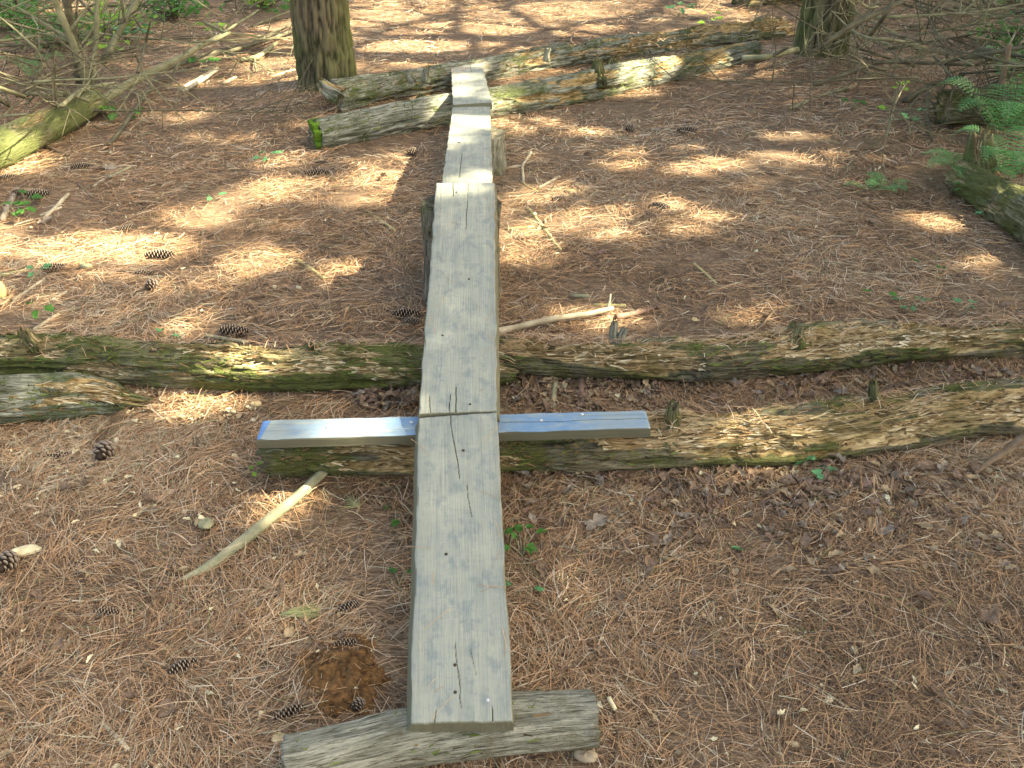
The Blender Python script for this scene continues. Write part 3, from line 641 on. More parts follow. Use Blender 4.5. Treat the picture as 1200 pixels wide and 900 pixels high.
def tree(x, y, r0, H, crad, zlo, n, label, seed, detail=False, lean=(0, 0), group=None, size=.155):
    z0 = float(gz0(x, y)) - .12
    t = empty('pine_tree', (x, y, z0)); tag(t, label, 'tree', group)
    trunk_mesh('trunk', x, y, H, r0, .04, t, seed, 150 if detail else 40, lean, detail)
    rng = np.random.default_rng(seed)
    # limbs in whorls
    parts = []; C = []
    nb = 46
    for k in range(nb):
        zz = zlo + (H-zlo-.3)*(k/nb)**.9; a = k*2.4+rng.uniform(-.3, .3); Lb = crad*(1-.75*((zz-zlo)/(H-zlo))**1.5)*rng.uniform(.8, 1.1)
        p0 = np.array([lean[0]*zz, lean[1]*zz, zz]); d = np.array([math.cos(a), math.sin(a), 0])
        p1 = p0 + d*Lb*.5 + [0, 0, .10*Lb]; p2 = p0 + d*Lb + [0, 0, -.02*Lb]
        parts.append(tube([p0, p1, p2], [.045, .03, .008], 5, .35, .05, seed+k))
        for j in range(4):
            f = rng.uniform(.25, .9); q0 = p0 + d*Lb*f + [0, 0, .08*Lb]; aa = a + rng.choice([-1, 1])*rng.uniform(.5, 1.0)
            parts.append(tube([q0, q0+np.array([math.cos(aa), math.sin(aa), .05])*Lb*.4], [.018, .005], 4, .4, .0, k+j))
        m = n//nb
        f = np.sqrt(rng.uniform(.04, 1.0, m)); sp = rng.normal(0, .22, m)*f*Lb*1.4
        pos = p0[None] + d[None]*(f*Lb)[:, None] + np.array([-d[1], d[0], 0])[None]*sp[:, None] + np.stack([0*f, 0*f, .10*Lb*f+rng.normal(0, .14, m)], -1)
        C.append(pos)
    V, Q = join(parts); mesh_obj('limbs', V, Q, M['branch'], t)
    C = np.concatenate(C); W = C + np.array([x, y, z0]); C = C[sunlit_gap(W)]
    V, Q = spray_mesh(C, size, rng); mesh_obj('crown', V, Q, M['spray'], t, False)
    return t
tree(-1.065, 5.90, .163, 13, 2.3, 6.5, 3500, 'mossy barked pine trunk left of the far board end', 201, True, (-.012, .0))
tree(1.985, 6.68, .163, 14, 2.3, 6.5, 3500, 'pine trunk on the right beside the brush pile', 207, True, (.018, .0))
for i, (x, y) in enumerate(((6.3, .5), (6.0, 6.9), (8.7, 4.2), (8.9, 9.3), (11.2, 1.6), (11.4, 6.9), (8.6, -1.2), (4.6, 11.0))):  # pines added out of view, crowns cut to shape the dappled shade
    tree(x, y, .17, 10.5, 3.4, 4.6, 46000, 'unseen tall pine added on the right, crown shaped to dapple the slope', 220+i, group='added unseen pines right of the view')
for i, (x, y) in enumerate(((-5.5, 13.5), (-1.0, 16.0), (-10.5, 8.0), (4.0, 17.0))):
    tree(x, y, .18, 13, 2.4, 5.5, 3000, 'pine standing farther back in the wood', 260+i, group='pines behind the view')

# ------------------------------------------------------------------ needles (nobody could count them)
def clear_of_logs(px, py): return np.ones(len(px), bool)
def make_needles():
    regs = [((-2.1, 2.1), (1.0, 2.9), 27000, .00115), ((-3.0, 3.0), (2.9, 4.6), 10500, .0015), ((-4.0, 4.0), (4.6, 7.0), 4200, .0022), ((-5.0, 5.0), (7.0, 10.2), 1500, .0034)]
    Vs, Sh = [], []
    for (x0, x1), (y0, y1), dens, wd in regs:
        n = int((x1-x0)*(y1-y0)*dens)
        x = RNG.uniform(x0, x1, n); y = RNG.uniform(y0, y1, n)
        keep = np.abs(x) < y*.62+.42; x, y = x[keep], y[keep]
        # clumpy cover: thinned on bare spots
        d = fbm(x*3, y*3, 8, 3); k2 = RNG.random(len(x)) < np.clip(.72+1.3*d, .12, 1); x, y = x[k2], y[k2]; n = len(x)
        ang = 2.2*math.pi*fbm(x*2.2, y*2.2, 3, 2) + RNG.normal(0, .9, n)
        L = RNG.uniform(.035, .095, n); cur = RNG.normal(0, 6.5, n)      # curvature
        lift = .003 + RNG.exponential(.005, n); tilt = RNG.normal(0, .10, n)
        t = np.linspace(-.5, .5, 4)
        a = ang[:, None] + cur[:, None]*t[None]*L[:, None]
        # integrate
        st = L[:, None]/3
        px = x[:, None] + np.concatenate([0*a[:, :1], np.cumsum(np.cos(a[:, :3])*st, 1)], 1); py = y[:, None] + np.concatenate([0*a[:, :1], np.cumsum(np.sin(a[:, :3])*st, 1)], 1)
        pz = gz(px, py) + lift[:, None] + tilt[:, None]*t[None]*L[:, None] + (.25-t[None]**2)*.04*L[:, None]
        pz = np.maximum(pz, gz(px, py)+.001)
        w2 = wd*RNG.uniform(.7, 1.25, n)/2
        sx, sy = -np.sin(a)*w2[:, None], np.cos(a)*w2[:, None]
        hh = w2[:, None]*RNG.uniform(-.8, .8, (n, 1))
        A = np.stack([px+sx, py+sy, pz+hh], -1); B = np.stack([px-sx, py-sy, pz-hh], -1)
        V = np.stack([A, B], 2).reshape(n, 8, 3); Vs.append(V.reshape(-1, 3))
        base = .48 + .30*fbm(x*1.7, y*1.7, 6, 3)
        sh = np.clip(base + RNG.normal(0, .27, n), 0, .95); sh = np.where(RNG.random(n) < .012, 1.0, sh)
        Sh.append(np.repeat(sh, 8))
    V = np.concatenate(Vs); n = len(V)//8
    b = (np.arange(n)*8)[:, None, None]; q = np.array([[0, 1, 3, 2], [2, 3, 5, 4], [4, 5, 7, 6]])[None]
    Q = (b+q).reshape(-1, 4)
    return mesh_obj('pine_needles', V, Q, M['needles'], None, False, None, {'shade': np.concatenate(Sh)})
tag(make_needles(), 'brown fallen pine needles covering the whole slope', 'needles', kind='stuff')
# needles caught on the logs
def log_needles():
    Vs, Sh = [], []
    for pts, rr, n in ((pB, .078, 420), (pA2, .064, 520), (pA, .07, 200), ([(-1.1, 5.4, .3), (.2, 6.0, .33), (1.6, 6.9, .35)], .09, 300)):
        P = np.array(pts); k = RNG.integers(0, len(P)-1, n); f = RNG.random(n)[:, None]; c = P[k]*(1-f)+P[k+1]*f
        th = RNG.normal(math.pi/2, .5, n); c = c + np.stack([0*th, -np.cos(th)*rr*1.02, np.sin(th)*rr*.98+.004], -1)
        a = RNG.uniform(0, math.pi, n); L = RNG.uniform(.04, .08, n)/2; d = np.stack([np.cos(a)*L, np.sin(a)*L*.5, RNG.normal(0, .2, n)*L], -1)
        s = np.stack([-np.sin(a), np.cos(a), 0*a], -1)*.0009
        up = np.array([0, 0, .004])
        V = np.stack([c-d+s, c-d-s, c-d*.33+s+up, c-d*.33-s+up, c+d*.33+s+up, c+d*.33-s+up, c+d+s, c+d-s], 1)
        Vs.append(V.reshape(-1, 3)); Sh.append(np.repeat(np.clip(RNG.normal(.6, .2, n), 0, .95), 8))
    V = np.concatenate(Vs); n = len(V)//8; b = (np.arange(n)*8)[:, None, None]; q = np.array([[0, 1, 3, 2], [2, 3, 5, 4], [4, 5, 7, 6]])[None]
    return mesh_obj('pine_needles', V, (b+q).reshape(-1, 4), M['needles'], None, False, None, {'shade': np.concatenate(Sh)})
def board_needles():
    Vs, Sh = [], []
    for o, L, n in ((b1, .83, 16), (b2, 1.24, 22), (b3, 1.9, 24), (b4, 1.25, 20)):
        for k in range(n):
            side = RNG.choice([-1, 1]); c = np.array([side*.095*RNG.random()**.35, RNG.uniform(.02, L-.02), .0022]); a = RNG.uniform(0, 3.1); l = RNG.uniform(.02, .075)/2
            d = np.array([math.cos(a)*l, math.sin(a)*l, 0]); s_ = np.array([-math.sin(a), math.cos(a), 0])*.0006; up = np.array([0, 0, .003])
            pts = [c-d+s_, c-d-s_, c-d*.33+s_+up, c-d*.33-s_+up, c+d*.33+s_+up, c+d*.33-s_+up, c+d+s_, c+d-s_]
            Vs += [list(o.matrix_world @ Vector(p)) for p in pts]; Sh += [RNG.uniform(.2, .8)]*8
    V = np.array(Vs); n = len(V)//8; b = (np.arange(n)*8)[:, None, None]; q = np.array([[0, 1, 3, 2], [2, 3, 5, 4], [4, 5, 7, 6]])[None]
    return mesh_obj('pine_needles', V, (b+q).reshape(-1, 4), M['needles'], None, False, None, {'shade': np.array(Sh)})
tag(board_needles(), 'few stray needles lying on the boards', 'needles', kind='stuff')
tag(log_needles(), 'dry needles caught on top of the rotten logs', 'needles', kind='stuff')

# ------------------------------------------------------------------ leaf shapes
def leaf_geo(L=.05, W=.03, curl=.25, rng=RNG, lobes=0):
    nl, nw = 9, 5; t = np.linspace(0, 1, nl); wv = np.sin(np.pi*t**rng.uniform(.6, 1.5))**rng.uniform(.5, 1.1)*(1+.28*rng.normal(size=nl))
    if lobes: wv = wv*(1-.35*np.abs(np.sin(t*np.pi*lobes)))
    wv = np.clip(wv, .12, 1.3); wv[0] = .05; wv[-1] = .03
    s = np.linspace(-1, 1, nw); c1, c2 = rng.normal(0, curl), rng.normal(0, curl)
    T, Sx = np.meshgrid(t, s, indexing='ij'); Wv = wv[:, None]*W/2
    x = (T-.5)*L; y = Sx*Wv; z = curl*L*.5*np.abs(Sx)**1.5*wv[:, None]*rng.uniform(.3, 1) + c1*L*.5*(T-.5)**2*2 + c2*Sx*(T-.5)*L*.5 + rng.normal(0, .045*L, T.shape)
    z = z - z.min()
    i = np.arange(nl*nw).reshape(nl, nw); Q = np.stack([i[:-1, :-1], i[1:, :-1], i[1:, 1:], i[:-1, 1:]], -1).reshape(-1, 4)
    return np.stack([x, y, z], -1).reshape(-1, 3), Q
def rot(V, rz=0, ry=0, rx=0):
    m = np.array(Matrix.Rotation(rz, 3, 'Z') @ Matrix.Rotation(ry, 3, 'Y') @ Matrix.Rotation(rx, 3, 'X')); return V @ m.T
def scatter_leaf(u, v, L, mat, label, cat='leaf', W=None, group=None, name='dry_leaf', ang=None, h=.006, tilt=.25, curl=.3, lobes=0):
    p = at(u, v); V, Q = leaf_geo(L, W or L*.5, curl, RNG, lobes)
    V = rot(V, RNG.uniform(0, 6.3) if ang is None else ang, RNG.normal(0, tilt), RNG.normal(0, tilt)); V[:, 2] -= V[:, 2].min()
    o = mesh_obj(name, V, Q, M[mat], None, True); o.location = (p[0], p[1], p[2]+h)
    return tag(o, label, cat, group)
LF = 'scattered dry leaf fragments'
for u, v, L, mt, lab, a in (
    (900, 625, .045, 'leaf_grey', 'pale grey curled leaf below the right log, beside a white scrap', .9),
    (863, 648, .035, 'leaf_teal', 'small white and green leaf scrap below the right log', .1),
    (943, 550, .060, 'leaf_teal', 'bright green fallen leaf just under the right log', .1),
    (700, 618, .070, 'leaf_grey', 'long grey leaf lying right of the lowest board', .5),
    (760, 668, .060, 'leaf_brown', 'dark curled brown leaf amid the litter right of the lowest board', 1.4),
    (772, 640, .045, 'leaf_grey', 'crumpled grey leaf above the dark curled one', 2.6),
    (790, 655, .040, 'leaf_tan', 'narrow tan leaf next to the dark curled one', 2.2),
    (761, 672, .035, 'leaf_tan', 'yellow tan leaf fragment leaning on the dark curled one', 1.5),
    (1010, 570, .065, 'leaf_pink', 'pinkish brown leaf below the right log', 2.2),
    (1035, 628, .060, 'leaf_grey', 'flat grey leaf on the right, below the pinkish one', .3),
    (1080, 620, .050, 'leaf_tan', 'tan leaf lying near the right edge of the slope', 2.8),
    (1155, 730, .075, 'leaf_brown', 'long curled brown leaf at the right edge', .45),
    (1190, 765, .050, 'leaf_tan', 'pale leaf at the right edge below the long curled one', 2.2),
    (660, 788, .030, 'leaf_pink', 'small pink leaf just above the support log end', 2.6),
    (705, 300, .060, 'leaf_pink', 'reddish leaf on the open slope right of the middle board', .2),
    (665, 200, .040, 'leaf_grey', 'grey leaf near the upper twigs right of the boards', .2),
    (740, 152, .070, 'leaf_tan', 'pale leaf in front of the far log pair', .3),
    (725, 156, .050, 'leaf_tan', 'orange tan leaf left of the pale one before the far logs', .1),
    (815, 378, .030, 'fungus', 'small round tan leaf above the right logs', .1),
    (690, 182, .05, 'leaf_brown', 'brown leaf on the shaded slope below the far logs', .6),
    (770, 155, .07, 'leaf_grey', 'grey leaf beside the cone below the far logs', .3),
    (610, 133, .09, 'leaf_tan', 'large pale leaf against the far log right of the board', .6),
    (130, 200, .08, 'leaf_grey', 'grey shredded leaf beside the left fallen log', .3),
    (55, 262, .08, 'leaf_grey', 'grey strip of leaf at the left edge slope', 1.0),
    (490, 615, .03, 'leaf_brown', 'brown leaf under the left side of the lowest board', 1.0),
    (170, 605, .05, 'leaf_tan', 'light tan leaf left of the lichen stick', .6),
    (180, 600, .04, 'leaf_grey', 'grey leaf touching the light tan leaf', 2.0),
    (240, 665, .03, 'leaf_tan', 'small tan leaf at the foot of the lichen stick', 2.0),
    (1105, 555, .07, 'leaf_grey', 'grey leaf leaning by the right log', 1.0),
    (850, 300, .05, 'leaf_brown', 'brown leaf on the open upper right slope', 1.9)):
    scatter_leaf(u, v, L, mt, lab, ang=a)
# countless crumbs of leaf and chip
def litter(name, n, regions, mats_size, mat, label):
    parts = []
    for k in range(n):
        u0, v0, u1, v1 = regions[RNG.integers(len(regions))]
        p = at(RNG.uniform(u0, u1), RNG.uniform(v0, v1)); sz = RNG.uniform(*mats_size)
        V, Q = leaf_geo(sz, sz*RNG.uniform(.25, .6), .35); V = rot(V, RNG.uniform(0, 6.3), RNG.normal(0, .35), RNG.normal(0, .35)); V = V + np.array([p[0], p[1], p[2]+.005+RNG.uniform(0, .010)])
        parts.append((V, Q))
    V, Q = join(parts); return tag(mesh_obj(name, V, Q, M[mat], None, False), label, 'litter', kind='stuff')
RB = [(600, 545, 1200, 680), (600, 545, 1200, 620), (720, 545, 1100, 600), (600, 445, 780, 485), (800, 430, 1200, 470), (420, 455, 490, 480)]
ALL = [(0, 460, 480, 900), (620, 550, 1200, 900), (0, 200, 1200, 400), (150, 130, 1100, 300)]
litter('leaf_litter', 230, RB, (.012, .050), 'leaf_grey', 'grey leaf crumbs scattered below the right log')
litter('leaf_litter', 700, RB+RB+ALL, (.014, .055), 'leaf_brown', 'brown leaf crumbs scattered over the slope')
litter('leaf_litter', 420, RB+ALL, (.014, .045), 'leaf_tan', 'tan leaf crumbs scattered over the slope')
litter('leaf_litter', 320, RB, (.012, .036), 'leaf_pink', 'pinkish leaf crumbs under the rotten logs')
litter('wood_crumbs', 460, ALL+[(150, 455, 300, 500), (590, 440, 760, 480), (0, 480, 300, 620), (0, 480, 300, 620), (600, 120, 760, 180), (80, 160, 220, 300), (150, 440, 300, 500)], (.008, .026), 'chip', 'pale wood crumbs fallen from the rotten logs')
litter('wood_crumbs', 120, [(150, 455, 290, 500), (590, 440, 760, 482), (590, 440, 760, 482)], (.012, .04), 'leaf_tan', 'orange tan splinters between the rotten logs')

# ------------------------------------------------------------------ pine cones
def cone_geo(L, Rr, rng, open_=1.0):
    parts = []; tips = []
    n = int(62*L/.09)
    V, Q = tube([(-L/2, 0, 0), (0, 0, 0), (L/2, 0, 0)], [Rr*.35, Rr*.45, Rr*.15], 8, L/8)
    parts.append((V, Q)); tips.append(np.zeros(len(V)))
    for k in range(n):
        f = (k+.5)/n; a = k*2.39996; x = -L/2 + L*f; rr = Rr*(math.sin(math.pi*(.12+.80*f))**.7)
        out = np.array([.35*open_**-1, math.cos(a), math.sin(a)]); out /= np.linalg.norm(out)
        side = np.array([0, -math.sin(a), math.cos(a)]); w_ = rr*.80+.002; base = np.array([x, 0, 0])+out*rr*.25
        nrm = np.cross(out, side); th = .0014
        pts = []
        for q, ww in ((0, .45), (.6, 1.0), (.92, .75), (1.02, .25)):
            c = base + out*rr*q*.95 + nrm*(-.15*rr*q*q)
            pts += [c - side*w_*ww/2 + nrm*th, c + side*w_*ww/2 + nrm*th, c + side*w_*ww/2 - nrm*th, c - side*w_*ww/2 - nrm*th]
        pts = np.array(pts); q_ = []
        for r_ in range(3):
            for c_ in range(4): q_.append([r_*4+c_, r_*4+(c_+1) % 4, (r_+1)*4+(c_+1) % 4, (r_+1)*4+c_])
        q_.append([12, 13, 14, 15]); parts.append((pts, np.array(q_))); tips.append(np.repeat([0, .45, .9, 1.], 4))
    V, Q = join(parts); return V, Q, np.concatenate(tips)
protos = []
for k, (L, r_) in enumerate(((.085, .015), (.105, .018), (.060, .024))):
    V, Q, tp = cone_geo(L, r_, RNG); V[:, 2] -= V[:, 2].min()
    protos.append(mesh_obj('pine_cone', V, Q, M['cone'], None, False, None, {'tip': tp}))
used = [False]*3
CG = 'pine cones lying on the needle bed'
for u, v, k, sc, ang, lab in (
    (340, 838, 0, .95, .50, 'dark pine cone just above the left part of the support log'),
    (214, 783, 0, .90, .60, 'grey closed pine cone lying tilted at the lower left'),
    (126, 719, 0, .82, .05, 'small black and white pine cone at the lower left'),
    (403, 757, 0, .85, .30, 'pine cone at the top of the rotted orange mound'),
    (408, 714, 0, .75, .55, 'brown pine cone beside the faded green needle tuft'),
    (121, 538, 2, 1.1, 1.5, 'fat open reddish pine cone under the broken left log'),
    (70, 536, 0, .75, .2, 'small pine cone left of the fat open one'),
    (6, 668, 2, 1.1, 1.4, 'open red brown pine cone cut by the left edge'),
    (476, 372, 1, 1.0, .05, 'long pine cone against the left side of the middle board'),
    (484, 379, 1, .75, -.2, 'pine cone tucked under the long one beside the middle board'),
    (176, 340, 2, .95, 1.2, 'round dark pine cone on the open left slope'),
    (275, 393, 1, 1.15, -.05, 'long dark pine cone resting against the mossy log'),
    (188, 303, 1, 1.1, .15, 'pine cone at the lower edge of the left sunlit patch'),
    (63, 317, 1, .9, .25, 'pine cone beside green leaves near the left edge'),
    (44, 231, 1, 1.15, .15, 'pine cone lying below the end of the pale fallen log'),
    (96, 199, 1, 1.0, .3, 'dark pine cone closest to the pale fallen log'),
    (20, 230, 2, .8, .4, 'pine cone at the left edge by the grey strip'),
    (372, 206, 1, 1.1, .15, 'pine cone between the left tree and the boards'),
    (377, 193, 1, .7, .1, 'small pine cone just above another left of the boards'),
    (170, 322, 1, .8, .0, 'pine cone above the round dark one'),
    (483, 182, 2, .9, .3, 'dark pine cone in the board shadow by the upper board'),
    (805, 156, 1, 1.1, -.05, 'pine cone on the slope below the far logs'),
    (738, 155, 2, .9, .3, 'dark pine cone beside the pale leaf before the far logs'),
    (775, 244, 1, .9, -.6, 'dark pine cone on the right open slope'),
    (420, 830, 2, .55, 1.0, 'small pale pine cone sunk in the rotted orange mound'),
    (12, 210, 1, .9, .2, 'pine cone half hidden under the pale fallen log'),
    (655, 235, 1, .7, .4, 'pine cone near the twigs right of the upper board'),
    (150, 270, 1, .8, .5, 'thin dark pine cone above the left sunlit patch')):
    if used[k]: o = protos[k].copy(); COL.objects.link(o)
    else: o = protos[k]; used[k] = True
    p = at(u, v); o.location = (p[0], p[1], p[2]-.004); o.rotation_euler = (RNG.uniform(0, .4), 0, ang); o.scale = (sc*.88*RNG.uniform(.9, 1.08), sc*.88*RNG.uniform(.85, 1.15), sc*.95)
    tag(o, lab, 'pine cone', CG)

# ------------------------------------------------------------------ sticks
def stick(pix, r, mat, label, name='stick', h=None, nu=10, wob=.004, forks=(), cat='stick', group=None, step=.02):
    r = np.atleast_1d(r); r = r if len(r) == len(pix) else np.linspace(r[0], r[-1], len(pix))
    pts = [at(p[0], p[1], (p[2] if len(p) > 2 else rr*.7)) for p, rr in zip(pix, r)]
    parts = [tube(pts, r, nu, step, wob, len(label))]
    for f in forks:
        parts.append(tube([at(p[0], p[1], (p[2] if len(p) > 2 else .01)) for p in f], np.linspace(r.mean()*.6, r.mean()*.3, len(f)), 6, step, wob, 3))
    V, Q = join(parts); o = mesh_obj(name, V, Q, M[mat], None, True); localize(o); return tag(o, label, cat, group)
def stick_log():
    pts = [at(384, 548, .03), at(345, 585, .02), at(290, 630, .016), at(245, 665, .014), at(207, 681, .002)]
    o = make_log('stick', pts, [.013, .0135, .014, .012, .003], M['stick_green'], nu=28, step=.006, rough=.1, fiber=.05, seed=7, jag=.01); return o
tag(stick_log(), 'thick lichen covered stick leaning from the log towards the lower left', 'stick')
ws = stick([(560, 392, .045), (600, 384, .035), (655, 372, .03), (700, 366, .028), (718, 361, .03)], [.011, .0105, .010, .009, .008], 'stick_pale', 'white peeled stick reaching out right from under the middle board', forks=[[(712, 362, .03), (716, 352, .05), (715, 344, .08)]])
stick([(722, 372, .012), (750, 366, .01), (778, 357, .008)], [.012, .009, .003], 'leaf_pink', 'pinkish brown splinter right of the white peeled stick', wob=.001)
stick([(1142, 556, .01), (1170, 535, .03), (1215, 500, .10)], [.008, .010, .013], 'stick_brown', 'brown stick leaning on the log at the right edge')
for pix, r, mt, lab in (
    ([(430, 247), (463, 270)], .0065, 'stick_straw', 'straight yellow stick left of the middle board, in shade'),
    ([(350, 305), (380, 327)], .0075, 'stick_straw', 'short thick yellow stick on the left open slope'),
    ([(618, 243), (636, 265), (657, 293)], .0065, 'stick_straw', 'long yellow stick on the slope right of the middle board'),
    ([(594, 268), (626, 266)], .005, 'stick_straw', 'short yellow stick touching the stump support'),
    ([(118, 845), (135, 862), (150, 880)], .0055, 'stick_pale', 'pale stick at the bottom left corner region'),
    ([(279, 873), (302, 851)], .0035, 'stick_pale', 'short pink white stick left of the support log'),
    ([(922, 761), (960, 781), (1003, 788)], [.0035, .0045, .002], 'stick_brown', 'curved brown twig at the lower right'),
    ([(950, 869), (988, 843)], .0035, 'stick_brown', 'short grey twig at the lower right below the curved one'),
    ([(1108, 788), (1148, 776)], .004, 'stick_pale', 'short pale twig near the lower right edge'),
    ([(850, 832), (862, 795), (885, 772), (935, 757)], .0022, 'stick_brown', 'thin curved twig arching across the lower right'),
    ([(720, 815), (725, 850), (722, 900)], [.004, .005, .005], 'stick_brown', 'brown twig standing beside the support log right end'),
    ([(714, 818, .03), (722, 832, .02)], .005, 'chip', 'torn white wood tip beside the support log right end'),
    ([(614, 214), (612, 195), (622, 178)], .007, 'stick_pale', 'forked grey twig right of the upper board'),
    ([(595, 196), (612, 194)], .006, 'stick_pale', 'short grey twig below the stump support'),
    ([(632, 220), (655, 207)], .006, 'stick_pale', 'grey twig beside the forked one'),
    ([(610, 213), (630, 224)], .005, 'stick_straw', 'tan twig below the forked one'),
    ([(682, 203), (718, 218)], .004, 'stick_brown', 'brown twig below the far logs'),
    ([(663, 224), (683, 223)], .006, 'stick_straw', 'short green yellow twig on the upper right slope'),
    ([(703, 242), (721, 242)], .005, 'stick_straw', 'short dark yellow twig right of the upper board'),
    ([(814, 310), (839, 332)], .005, 'stick_straw', 'yellow twig on the right slope'),
    ([(827, 342), (874, 330)], .003, 'stick_pale', 'thin pale twig on the right slope'),
    ([(624, 366), (651, 349)], .004, 'leaf_grey', 'thin grey twig above the white stick'),
    ([(600, 357), (620, 345)], .004, 'leaf_grey', 'grey twig nearest the board above the white stick'),
    ([(668, 346), (690, 347)], .008, 'stick_green', 'stubby green grey stick above the white one'),
    ([(697, 357), (733, 358)], .007, 'stick_straw', 'yellow brown stick at the tip of the white one'),
    ([(860, 401, .09), (890, 385, .03), (908, 362, .01)], .0035, 'stick_brown', 'thin bent twig over the right crumbling log'),
    ([(648, 478), (652, 445)], .008, 'stick_green', 'upright straw stick piece between the two right logs'),
    ([(683, 468), (682, 440)], .010, 'leaf_pink', 'brown slab of wood between the two right logs'),
    ([(660, 464), (664, 444)], .007, 'stick_pale', 'pale splinter between the two right logs'),
    ([(955, 448), (980, 432)], .012, 'leaf_brown', 'brown wedge of bark below the right crumbling log'),
    ([(748, 560), (820, 548)], .003, 'stick_straw', 'straw coloured twig right under the log'),
    ([(590, 575), (660, 562)], .003, 'stick_straw', 'straw coloured twig beside the lowest board'),
    ([(60, 352), (78, 342)], .006, 'stick_pale', 'short pale stick on the left slope'),
    ([(16, 352), (52, 328)], .006, 'stick_pale', 'pale stick near the left edge pointing up slope'),
    ([(40, 385), (68, 368)], .006, 'stick_pale', 'pale stick just above the mossy log end'),
    ([(52, 256), (80, 228)], .008, 'stick_pale', 'pale forked stick on the upper left slope'),
    ([(48, 252), (72, 243)], .006, 'stick_pale', 'second pale stick crossing the forked one'),
    ([(2, 258), (20, 222)], .012, 'leaf_grey', 'thick grey stick at the left edge'),
    ([(110, 218), (122, 210)], .006, 'stick_pale', 'short white stick on the upper left slope'),
    ([(128, 208), (155, 195)], .008, 'stick_green', 'grey green stick pair on the upper left slope'),
    ([(160, 222), (182, 216)], .004, 'stick_pale', 'thin white twig on the upper left slope'),
    ([(90, 215), (110, 232)], .005, 'stick_brown', 'dark twig on the upper left slope'),
    ([(118, 218), (170, 214)], .003, 'stick_brown', 'long thin dark twig on the upper left slope'),
    ([(0, 322), (30, 317)], .007, 'stick_straw', 'yellow green stick cut by the left edge'),
    ([(0, 562), (45, 568)], .010, 'stick_brown', 'reddish brown stick at the left edge below the broken log'),
    ([(240, 393), (290, 402)], .006, 'stick_green', 'green grey stick along the mossy log top'),
    ([(298, 388), (312, 396)], .004, 'stick_pale', 'white twig by the cone at the mossy log'),
    ([(210, 105), (255, 80)], .010, 'stick_pale', 'bright pale stick on the sunlit ground at the upper left'),
    ([(120, 175), (150, 152)], .006, 'stick_brown', 'brown twig beside the pale fallen log'),
    ([(44, 168), (80, 182)], .010, 'stick_brown', 'brown stick under the pale fallen log'),
    ([(262, 98), (276, 91)], .010, 'stick_pale', 'short bright stick left of the left tree'),
    ([(318, 90), (345, 82)], .008, 'stick_pale', 'grey stick touching the left tree foot'),
    ([(50, 820), (83, 820)], .0025, 'stick_brown', 'short dark twig at the lower left'),
    ([(162, 828), (195, 829)], .003, 'stick_straw', 'short straw twig at the lower left'),
    ([(205, 755), (240, 700)], .0015, 'stick_brown', 'hair thin twig at the lower left'),
    ([(352, 697), (395, 689)], .003, 'stick_green', 'lichen twig above the needle tuft'),
    ([(200, 552), (265, 528)], .0028, 'stick_brown', 'thin twig left of the blue cross board'),
    ([(900, 720), (905, 690), (915, 665)], .002, 'stick_straw', 'thin straw on the lower right slope'),
    ([(1000, 175), (1040, 172)], .008, 'stick_brown', 'brown twig below the right brush'),
    ([(925, 128), (960, 113), (1000, 102)], .008, 'branch_pale', 'long thin branch below the right tree'),
    ([(470, 578), (440, 560), (400, 556)], .003, 'stick_straw', 'straw twig in the shade under the blue board'),
    ([(870, 68, .10), (895, 68, .10), (935, 58, .08)], .017, 'branch_pale', 'pale peeled branch at the foot of the right tree'),
    ([(682, 66, .02), (668, 48, .03), (672, 40, .03)], .006, 'stick_brown', 'thin bent twig behind the far logs')):
    stick(pix, r, mt, lab)

# chips, stone, bracket, bark pieces: small irregular slabs
def slab(u, v, L, W, T, mat, label, name, cat, ang=0, h=0.0, seed=0, tilt=0):
    n, m = 18, 10; th = np.linspace(0, 2*math.pi, n, endpoint=False)
    V = []
    for k in range(m):
        f = k/(m-1); ph = math.pi*f; rr = math.sin(ph)**.5; z = math.cos(ph)
        q = 1+.25*fbm(np.cos(th)*1.4+seed, np.sin(th)*1.4, z+seed, 3)
        V.append(np.stack([np.cos(th)*rr*L/2*q, np.sin(th)*rr*W/2*q, (z*T/2+0*th)*(1+.4*vnoise(np.cos(th)*2, np.sin(th)*2, seed))], -1))
    V = np.concatenate(V); i = np.arange(n*m).reshape(m, n); nx = np.roll(i, -1, 1)
    Q = np.stack([i[:-1], i[1:], nx[1:], nx[:-1]], -1).reshape(-1, 4)
    V = rot(V, ang, tilt, tilt*.5); V[:, 2] -= V[:, 2].min(); p = at(u, v)
    o = mesh_obj(name, V, Q, M[mat], None, True); o.location = (p[0], p[1], p[2]-T*.15+h); return tag(o, label, cat)
slab(31, 650, .080, .035, .014, 'chip', 'whitish split wood chip near the left edge', 'wood_chip', 'wood chip', .75, seed=1, tilt=.3)
slab(242, 618, .075, .040, .016, 'chip_dull', 'greenish grey bark piece above the lichen stick end', 'bark_piece', 'bark', 1.9, seed=2, tilt=.3)
slab(232, 614, .050, .016, .014, 'leaf_tan', 'narrow brown bark strip beside the greenish bark piece', 'bark_piece', 'bark', 1.7, seed=3, tilt=.3)
slab(731, 443, .075, .022, .014, 'chip', 'bright white wood chip between the right logs', 'wood_chip', 'wood chip', .05, seed=4, h=.01)
slab(686, 889, .050, .030, .020, 'stone', 'tan stone below the right end of the support log', 'stone', 'stone', -.3, seed=5)
slab(328, 865, .034, .028, .008, 'fungus', 'tan flat wood flake touching the support log left end', 'wood_chip', 'wood chip', .3, seed=6)
slab(1000, 763, .028, .018, .010, 'chip', 'yellow wood chip above the curved brown twig', 'wood_chip', 'wood chip', 1.6, seed=7)
slab(972, 820, .034, .020, .010, 'chip', 'cream wood chip below the curved brown twig', 'wood_chip', 'wood chip', .8, seed=8)
